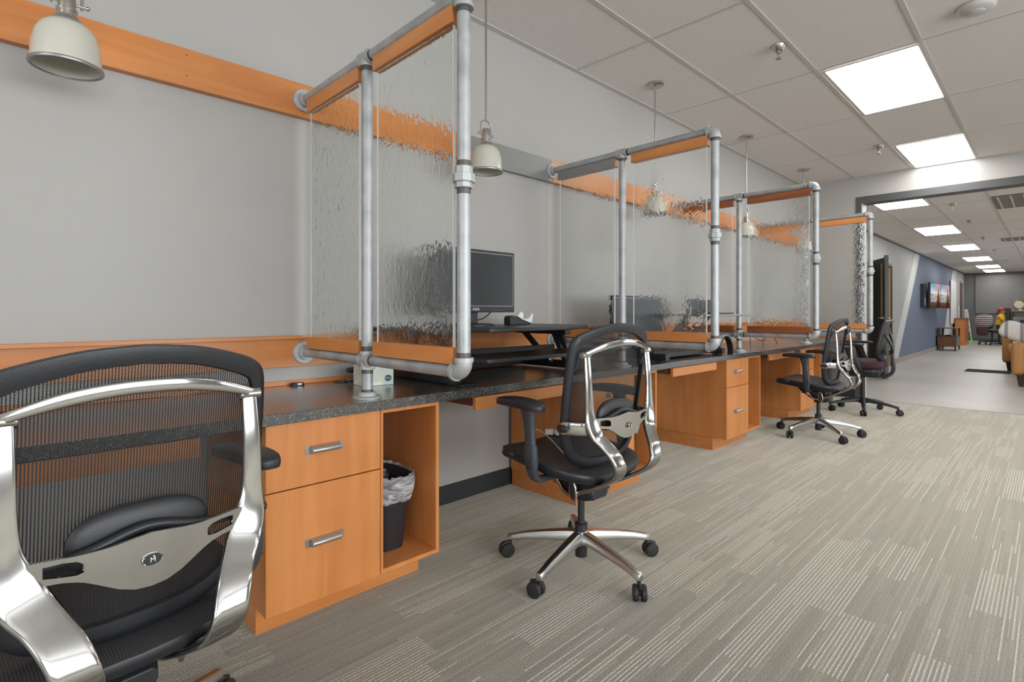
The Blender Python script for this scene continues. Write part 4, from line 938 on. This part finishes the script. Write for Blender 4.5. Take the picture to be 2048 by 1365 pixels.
for s_ in (-1, 1):
    a = MB().strap([(s_*.10, .0, .440, .05, .022), (s_*.24, .0, .445, .06, .026), (s_*.285, .01, .50, .08, .030), (s_*.290, .05, .60, .075, .030), (s_*.290, .085, .715, .085, .032)], None, (0, 1, 0), e=.7).build('armrest', M['black'], t)
    MB().ell((s_*.287, .08, .742), (.045, .135, .016), 24, 10, .6).build('armrest_pad', M['charcoal'], a)

# ================================================================ LOBBY
# open door leaf seen nearly edge-on, hinged on the left wall
hx, hy = 11.10, 2.29; fx, fy = 10.31, 1.875; L = math.hypot(fx-hx, fy-hy); an = math.atan2(fy-hy, fx-hx)
t = thing('door_leaf', 'dark brown door standing open into the lobby just past the far chair', 'door', (hx, hy, 0), an)
B((.03, -.0225, .012), (L-.05, .0225, 1.965)).build('panel', M['walnutdark'], t)
B((L-.05, -.024, .012), (L, .024, 2.0)).build('edge_stile', M['trimdark'], t)
B((L-.20, -.0235, .98), (L-.13, .0235, 1.88)).build('vision_lite', plain('amber_lite', (.42, .28, .12, 1), .3), t)
for s_ in (-1, 1):
    m = MB().cyl((L-.07, s_*.02, .985), (L-.07, s_*.065, .985), .011, n=14); m.cyl((L-.07, s_*.060, .985), (L-.19, s_*.062, .985), .010, n=12); m.cyl((L-.07, s_*.0226, .985), (L-.07, s_*.030, .985), .028, n=20)
    m.build('lever_handle', M['satin'], t)
B((.0, -.030, 1.70), (.05, .0, 1.80)).build('hinge', M['pewter'], t)
# wall displays
def screen_mat():
    m = D.materials.new('display_picture'); m.use_nodes = True; n = m.node_tree.nodes; l = m.node_tree.links; n.clear()
    tc = n.new('ShaderNodeTexCoord'); sp = n.new('ShaderNodeSeparateXYZ'); l.new(tc.outputs['Object'], sp.inputs[0]); X, Z = sp.outputs[0], sp.outputs[2]   # x -.57..0.57 , z 0..0.63
    sky = ramp(n, [(0, (.05, .025, .015, 1)), (.22, (.16, .09, .06, 1)), (.33, (.30, .22, .2, 1)), (.55, (.85, .80, .76, 1)), (.68, (.62, .74, .84, 1)), (.85, (.30, .48, .66, 1)), (1, (.22, .36, .52, 1))])
    l.new(math_(n, l, 'DIVIDE', Z, .63), sky.inputs[0])
    ns = n.new('ShaderNodeTexNoise'); ns.inputs['Scale'].default_value = 26; l.new(tc.outputs['Object'], ns.inputs[0])
    bw = ramp(n, [(.48, (.03, .02, .02, 1)), (.52, (.9, .86, .82, 1))]); l.new(ns.outputs[0], bw.inputs[0])
    band = math_(n, l, 'MULTIPLY', math_(n, l, 'GREATER_THAN', Z, .15), math_(n, l, 'LESS_THAN', math_(n, l, 'ADD', Z, math_(n, l, 'MULTIPLY', ns.outputs[0], .10)), .40))
    m1 = n.new('ShaderNodeMix'); m1.data_type = 'RGBA'; l.new(band, m1.inputs[0]); l.new(sky.outputs[0], m1.inputs[6]); l.new(bw.outputs[0], m1.inputs[7])
    n2 = n.new('ShaderNodeTexNoise'); n2.inputs['Scale'].default_value = 5; l.new(tc.outputs['Object'], n2.inputs[0])
    pk = math_(n, l, 'MULTIPLY', math_(n, l, 'GREATER_THAN', Z, .44), math_(n, l, 'GREATER_THAN', math_(n, l, 'ADD', X, math_(n, l, 'MULTIPLY', n2.outputs[0], .5)), .22))
    m2 = n.new('ShaderNodeMix'); m2.data_type = 'RGBA'; l.new(math_(n, l, 'MULTIPLY', pk, .75), m2.inputs[0]); l.new(m1.outputs[2], m2.inputs[6]); m2.inputs[7].default_value = (.72, .36, .32, 1)
    wd_ = math_(n, l, 'SUBTRACT', .24, math_(n, l, 'MULTIPLY', Z, .42))
    tower = math_(n, l, 'MULTIPLY', math_(n, l, 'LESS_THAN', math_(n, l, 'ABSOLUTE', math_(n, l, 'SUBTRACT', X, .33)), wd_), math_(n, l, 'LESS_THAN', Z, .53))
    tcol = ramp(n, [(.2, (.06, .02, .01, 1)), (.8, (.36, .10, .03, 1))]); l.new(math_(n, l, 'DIVIDE', Z, .5), tcol.inputs[0])
    m3 = n.new('ShaderNodeMix'); m3.data_type = 'RGBA'; l.new(tower, m3.inputs[0]); l.new(m2.outputs[2], m3.inputs[6]); l.new(tcol.outputs[0], m3.inputs[7])
    e = n.new('ShaderNodeEmission'); l.new(m3.outputs[2], e.inputs[0]); e.inputs[1].default_value = 0.85; o = n.new('ShaderNodeOutputMaterial'); l.new(e.outputs[0], o.inputs[0]); return m
SM = screen_mat()
a0 = V((17.0, 2.18, 1.185)); dr = V((19.28-17.0, 2.043-2.18, 0)).normalized(); aa = math.atan2(dr.y, dr.x)
for k, lb in ((0, 'nearer of the two glowing wall displays on the blue wall'), (1, 'farther of the two glowing wall displays on the blue wall')):
    c = a0+dr*(.572+1.148*k)
    t = thing('wall_display', lb, 'display', c, aa, group='wall displays')
    B((-.57, 0, 0), (.57, .05, .66)).build('housing', M['black'], t, bevel=.004)
    s_ = B((-.555, -.002, .0), (.555, -.0005, .63)).build('screen', SM, t); s_.location = (0, 0, .015)
    f = MB()
    for bx in (((-.57, -.006, 0), (.57, 0, .014)), ((-.57, -.006, .646), (.57, 0, .66)), ((-.57, -.006, .014), (-.556, 0, .646)), ((.556, -.006, .014), (.57, 0, .646))): f.box(*bx)
    f.build('frame', plain('bronze_frame', (.14, .10, .08, 1), .4), t)
    MB().box((-.15, .05, .2), (.15, .135-.0*k, .45)).build('mount', M['black'], t)
t = thing('media_box', 'black box mounted on the blue wall behind the displays', 'wall box', (16.75, 2.25, 1.2)); B((16.62, 2.25, 1.20), (16.98, 2.329, 1.80)).build('case', M['black'], t, **W)
B((16.66, 2.246, 1.25), (16.80, 2.2495, 1.45)).build('label_plate', plain('blue_grey_plate', (.25, .30, .38, 1), .4), t, **W)
# low media stand, walnut, on legs
t = thing('side_table', 'low walnut box table with an open upper shelf against the blue wall', 'table', (19.2, 1.90, 0))
def LW(m, n_, mat, **k): return m.build(n_, mat, t, world=True, **k)
LW(B((19.15, 1.885, .125), (20.05, 2.30, .415)), 'box_body', M['walnutdark'], bevel=.004)
LW(B((19.142, 1.90, .14), (19.15, 2.29, .405)), 'front_panel', M['walnut'])
LW(B((19.2, 1.884, .14), (20.0, 1.8849, .40)), 'side_panel', plain('grey_side', (.16, .15, .15, 1), .4))
LW(B((19.15, 1.885, .625), (20.05, 2.30, .645)), 'table_top', M['walnut'], bevel=.003)
for x in (19.15, 20.0):
    for y in (1.885, 2.255): LW(B((x, y, .415), (x+.045, y+.04, .625)), 'upright', M['walnutdark']); LW(MB().cyl((x+.022, y+.02, .125), (x+.022+(.02 if x > 19.5 else -.02), y+.02, 0), .022, .014, n=12), 'leg', M['walnutdark'])
t = thing('ornament', 'small dark and glass ornament inside the shelf of the side table', 'ornament', (19.4, 2.08, .4155)); MB().lathe([(0, 0), (.07, 0), (.08, .02), (.02, .03), (0, .03)], c=(0, 0, 0), n=20).build('dish', M['black'], t)
# things by the lobby's far corner
tag(MB().box((22.0, 2.292, .72), (23.45, 2.306, 2.12)).build('wall_banner', plain('white_banner', (.62, .61, .60, 1), .6)), 'tall white banner hung on the wall beyond the displays', 'banner')
t = thing('tall_box', 'orange wooden upright case standing beyond the low walnut table', 'cabinet', (22.9, 2.1, 0)); B((22.75, 2.02, .0), (23.9, 2.27, .87)).build('case', M['woodz'], t, **W); B((22.70, 2.00, .87), (23.95, 2.28, .89)).build('case_top', M['walnut'], t, **W)
tag(B((24.1, 2.322, .86), (24.65, 2.329, 1.32)).build('notice_sheet', plain('pinkish_paper', (.55, .50, .50, 1), .7)), 'small pinkish sheet hanging beside the dark far doorway', 'paper')
tag(B((25.97, 2.235, .53), (25.98, 2.315, 1.20)).build('paper_strip', M['whiteplastic']), 'white strip pinned to the dark far wall at its left corner', 'paper')
tag(B((25.972, 2.15, .38), (25.982, 2.21, .50)).build('wall_outlet', M['whiteplastic'], bevel=.003), 'small white outlet plate low on the dark far wall', 'outlet')
t = thing('mop', 'mop with a white pole and green foot leaning on the far wall', 'mop', (25.55, 2.08, 0))
MB().cyl((25.5, 2.08, .09), (25.95, 2.235, 1.17), .017, n=10).build('handle', M['whiteplastic'], t, **W)
MB().cyl((25.5, 2.08, .06), (25.545, 2.095, .20), .03, .022, n=10).build('socket', plain('lime_plastic', (.25, .75, .16, 1), .4), t, **W)
MB().box((25.42, 1.90, .012), (25.58, 2.22, .06)).build('mop_plate', plain('lime_plastic2', (.30, .75, .22, 1), .4), t, bevel=.01, **W)
rbox((25.5, 2.20, .03), (.09, .17, .028)).build('mop_pad', plain('cream_cloth', (.66, .66, .55, 1), .9), t, **W)
t = thing('wall_board', 'large grey framed board on the dark far wall', 'board', (26.0, .5, 1.04))
B((25.982, -1.2, 1.055), (25.998, 2.0, 2.43)).build('board_face', plain('grey_board', (.17, .168, .165, 1), .5), t, **W)
f = MB(); f.box((25.972, -1.22, 1.030), (25.999, 2.03, 1.055)); f.box((25.972, 2.0, 1.055), (25.999, 2.03, 2.45)); f.box((25.972, -1.22, 2.43), (25.999, 2.03, 2.455)); f.box((25.972, -1.25, 1.03), (25.999, -1.22, 2.455)); f.build('board_frame', M['trimdark'], t, **W)
tag(B((12.70, .52, .0005), (13.28, 1.14, .008)).build('doormat', M['mat'], bevel=.003), 'black doormat lying on the pale lobby floor before the sofa', 'doormat')
# leather sofa, facing the blue wall
t = thing('leather_sofa', 'tan leather sofa with dark tapered legs at the right edge of the photo', 'sofa', (12.0, .1, 0))
def SF(m, n_, mat=M['tan'], **k): return m.build(n_, mat, t, world=True, **k)
SF(rbox((12.05, .02, .33), (1.42, .42, .135), .22), 'seat_base')
SF(rbox((12.05, .05, .46), (1.24, .44, .075), .35), 'seat_cushion')
SF(rbox((12.05, -.36, .52), (1.34, .12, .26), .35), 'backrest')
for x in (10.73, 13.37):
    SF(rbox((x, .03, .40), (.115, .43, .225), .22), 'arm'); SF(rbox((x, .475, .405), (.125, .065, .240), .30), 'arm_front')
    SF(B((x-.13, -.38, .165), (x+.13, .50, .175)), 'arm_base', M['walnutdark'])
for x in (10.70, 13.40):
    for y in (.44, -.34): SF(MB().hexa([(x-.025, y-.025, 0), (x+.025, y-.025, 0), (x+.025, y+.025, 0), (x-.025, y+.025, 0), (x-.05, y-.05, .17), (x+.05, y-.05, .17), (x+.05, y+.05, .17), (x-.05, y+.05, .17)]), 'leg', M['walnutdark'])
t.rotation_euler = (0, 0, R(5))
def stripe_mat():
    m, n, l, p = newmat('striped_cushion'); tc = n.new('ShaderNodeTexCoord'); sp = n.new('ShaderNodeSeparateXYZ'); l.new(tc.outputs['Object'], sp.inputs[0])
    r = ramp(n, [(0, (.62, .60, .57, 1)), (.62, (.62, .60, .57, 1)), (.63, (.26, .25, .25, 1)), (.85, (.26, .25, .25, 1)), (.86, (.62, .60, .57, 1))]); r.color_ramp.interpolation = 'CONSTANT'
    l.new(math_(n, l, 'FRACT', math_(n, l, 'MULTIPLY', sp.outputs[1], 5)), r.inputs[0]); l.new(r.outputs[0], p.inputs['Base Color']); p.inputs['Roughness'].default_value = .9; return m
t = thing('cushion', 'white and grey striped cushion tipped against the sofa arm', 'cushion', (12.9, .43, .725))
c = rbox((0, 0, 0), (.065, .25, .17), .6); c.xf(Matrix.Rotation(R(24), 3, 'X') @ Matrix.Rotation(R(20), 3, 'Y')); c.build('cover', stripe_mat(), t)
tag(rbox((13.33, .26, .695), (.24, .17, .050), .7).build('throw_blanket', plain('white_throw', (.66, .64, .60, 1), .95)), 'white throw folded over the far arm of the sofa', 'blanket')
# workstation with a seated person far behind
t = thing('privacy_partition', 'dark upright partition in front of the seated person', 'partition', (22.6, .97, 0)); B((22.3, .93, 0), (23.1, 1.03, 1.215)).build('panel', M['walnutdark'], t, bevel=.005, **W)
t = thing('desk_hutch', 'light wooden hutch shelf at the right edge, beyond the sofa', 'shelf', (22.8, .2, 0))
B((22.6, -.6, 1.110), (23.0, .905, 1.140)).build('shelf_top', wood('pale_oak', 1, (.52, .36, .20, 1), (.42, .28, .15, 1)), t, **W)
B((22.95, -.6, .70), (23.0, .905, 1.11)).build('back_panel', wood('pale_oak2', 1, (.48, .38, .22, 1), (.40, .30, .17, 1)), t, **W)
for y in (.86, .2, -.6): B((22.6, y, .0), (22.95, y+.03, 1.11)).build('side', M['walnutdark'], t, **W)
B((22.2, -.6, .70), (22.95, .86, .73)).build('desk_surface', M['walnut'], t, **W)
t = thing('round_award', 'round brass rimmed ornament on top of the hutch shelf', 'ornament', (22.8, .74, 1.1405))
MB().cyl((0, 0, 0), (0, 0, .05), .10, n=24).build('foot', M['pewter'], t)
m = MB(); ci = [(0, .125*math.cos(i*2*PI/28), .19+.135*math.sin(i*2*PI/28)) for i in range(28)]; m.sweep(ci, lambda q: [(.018*math.cos(2*PI*i/8), .018*math.sin(2*PI*i/8)) for i in range(8)], up=(1, 0, 0), closed=True).build('ring', plain('aged_brass', (.30, .23, .10, 1), .35, 1), t)
MB().cyl((-.01, 0, .19), (.01, 0, .19), .118, n=28).build('disc', plain('ivory', (.66, .62, .50, 1), .5), t)
tag(B((22.62, .50, .7305), (22.9, .80, .745)).build('paper_stack', M['whiteplastic']), 'loose white papers on the desk under the hutch', 'paper')
t = thing('storage_tub', 'blue grey plastic tub on the desk behind the sofa', 'tub', (22.35, .5, .7305))
MB().hexa([(22.22, .0, .7305), (22.5, .0, .7305), (22.5, .84, .7305), (22.22, .84, .7305), (22.2, -.02, .93), (22.52, -.02, .93), (22.52, .86, .93), (22.2, .86, .93)]).build('tub_body', plain('blue_grey_plastic', (.20, .24, .30, 1), .4), t, bevel=.01, **W)
B((22.195, .10, .76), (22.20, .70, .86)).build('tub_window', M['charcoal'], t, **W)
# chair with a striped jacket
CAST = (0, 1, 2, 3, 4)
t = thing('task_chair', 'black office chair far back with a striped jacket over its backrest', 'office chair', (23.83, 1.42, 0), R(-120))
star_base(t, R(10), (M['black'],), plastic=True)
MB().cyl((0, 0, .15), (0, 0, .42), .022, n=16).build('gas_lift', M['black'], t)
rbox((0, .02, .46), (.25, .24, .045), .45).build('seat', M['black'], t)
rbox((0, -.27, .78), (.22, .035, .24), .5).build('backrest', M['black'], t)
MB().strap([(0, -.05, .43, .07, .02), (0, -.26, .44, .07, .02), (0, -.30, .60, .07, .02)], None, (1, 0, 0)).build('back_support', M['black'], t)
def jacket_mat():
    m, n, l, p = newmat('striped_knit'); tc = n.new('ShaderNodeTexCoord'); sp = n.new('ShaderNodeSeparateXYZ'); l.new(tc.outputs['Object'], sp.inputs[0])
    r = ramp(n, [(0, (.50, .47, .48, 1)), (.5, (.17, .13, .15, 1))]); r.color_ramp.interpolation = 'CONSTANT'; l.new(math_(n, l, 'FRACT', math_(n, l, 'MULTIPLY', sp.outputs[2], 15)), r.inputs[0])
    l.new(r.outputs[0], p.inputs['Base Color']); p.inputs['Roughness'].default_value = .95; return m
t = thing('draped_jacket', 'pale striped jacket hanging over the far chair back', 'jacket', (23.565, 1.573, .8), R(-120))
rbox((0, -.045, .00), (.26, .075, .21), .6).build('jacket_body', jacket_mat(), t)
rbox((-.05, -.05, -.33), (.17, .06, .16), .6).build('jacket_hem', plain('plum_cloth', (.09, .05, .065, 1), .95), t)
t = thing('stool', 'dark stool under the seated person', 'stool', (24.7, 1.29, 0))
MB().lathe([(0, .40), (.19, .40), (.19, .375), (.03, .36), (.03, .03), (.20, .02), (.20, 0), (0, 0)], n=24).build('stool_frame', M['black'], t)
# seated person (one continuous skinned body, facing -y)
px, py = 24.7, 1.29
t = thing('person', 'person with red hair in a yellow shirt seated behind the dark partition', 'person', (px, py, 0))
def skinned(name, verts, edges, mat, parent, lvl=1):
    me = D.meshes.new(name); me.from_pydata([v[:3] for v in verts], edges, []); me.materials.append(mat)
    o = D.objects.new(name, me); COL.objects.link(o); o.parent = parent
    o.modifiers.new('skin', 'SKIN'); sv = me.skin_vertices[0].data
    for i, v in enumerate(verts): sv[i].radius = (v[3], v[4] if len(v) > 4 else v[3])
    sv[0].use_root = True
    s_ = o.modifiers.new('sub', 'SUBSURF'); s_.levels = lvl; s_.render_levels = lvl
    me.polygons.foreach_set('use_smooth', [True]*len(me.polygons)); return o
SKIN = plain('skin', (.50, .27, .18, 1), .5)
vb = [(0, 0, .52, .15, .12), (0, -.02, .68, .14, .11), (0, -.04, .86, .17, .12), (0, -.05, .97, .10, .08), (0, -.06, 1.04, .05), (0, -.08, 1.12, .085, .09), (0, -.08, 1.19, .07, .075),
      (.18, -.05, .94, .055), (.22, -.14, .76, .042), (.17, -.36, .74, .034), (.15, -.43, .745, .028, .018), (-.18, -.05, .94, .055), (-.22, -.14, .76, .042), (-.17, -.36, .74, .034), (-.15, -.43, .745, .028, .018),
      (.10, -.05, .52, .085), (.11, -.40, .52, .060), (.11, -.42, .12, .040), (.11, -.52, .045, .035, .025), (-.10, -.05, .52, .085), (-.11, -.40, .52, .060), (-.11, -.42, .12, .040), (-.11, -.52, .045, .035, .025)]
eb = [(0, 1), (1, 2), (2, 3), (3, 4), (4, 5), (5, 6), (3, 7), (7, 8), (8, 9), (9, 10), (3, 11), (11, 12), (12, 13), (13, 14), (0, 15), (15, 16), (16, 17), (17, 18), (0, 19), (19, 20), (20, 21), (21, 22)]
base = len(vb)
for s_, hnd in ((1, 10), (-1, 14)):
    for k in range(5):
        dx = (k-2)*.016; ln = (.05, .07, .078, .072, .055)[k]; x0 = s_*.15
        if k == 4: vb.append((x0-s_*.035, -.455, .735, .009)); vb.append((x0-s_*.050, -.49, .728, .008))
        else: vb.append((x0+dx, -.465, .742, .009)); vb.append((x0+dx*1.2, -.465-ln, .728, .008))
        eb += [(hnd, len(vb)-2), (len(vb)-2, len(vb)-1)]
skinned('body', vb, eb, SKIN, t)
skinned('shirt', [(0, 0, .50, .175, .145), (0, -.02, .68, .165, .135), (0, -.04, .86, .185, .135), (0, -.05, .965, .12, .10), (.18, -.05, .935, .072), (.215, -.12, .80, .058), (-.18, -.05, .935, .072), (-.215, -.12, .80, .058)],
        [(0, 1), (1, 2), (2, 3), (3, 4), (4, 5), (3, 6), (6, 7)], plain('yellow_cotton', (.72, .50, .03, 1), .8), t)
skinned('trousers', [(0, 0, .51, .172, .145), (.10, -.06, .52, .098), (.11, -.40, .52, .074), (.11, -.42, .14, .052), (-.10, -.06, .52, .098), (-.11, -.40, .52, .074), (-.11, -.42, .14, .052)], [(0, 1), (1, 2), (2, 3), (0, 4), (4, 5), (5, 6)], plain('dark_trousers', (.02, .02, .024, 1), .8), t)
HAIR = plain('red_hair', (.30, .05, .03, 1), .6, bump=.5, bscale=60)
MB().ell((0, -.055, 1.175), (.092, .098, .088), 24, 14).build('hair', HAIR, t); MB().ell((0, .035, 1.10), (.06, .045, .075), 16, 10).build('hair_bun', HAIR, t)
MB().ell((0, -.175, 1.125), (.012, .018, .018), 10, 8).build('nose', SKIN, t)
for s_ in (-1, 1): MB().ell((s_*.03, -.158, 1.145), (.012, .008, .007), 10, 8).build('eye', M['whiteplastic'], t); MB().ell((s_*.088, -.07, 1.13), (.010, .02, .028), 10, 8).build('ear', SKIN, t)
MB().ell((0, -.160, 1.085), (.022, .008, .006), 10, 6).build('mouth', plain('lips', (.40, .12, .10, 1), .5), t)
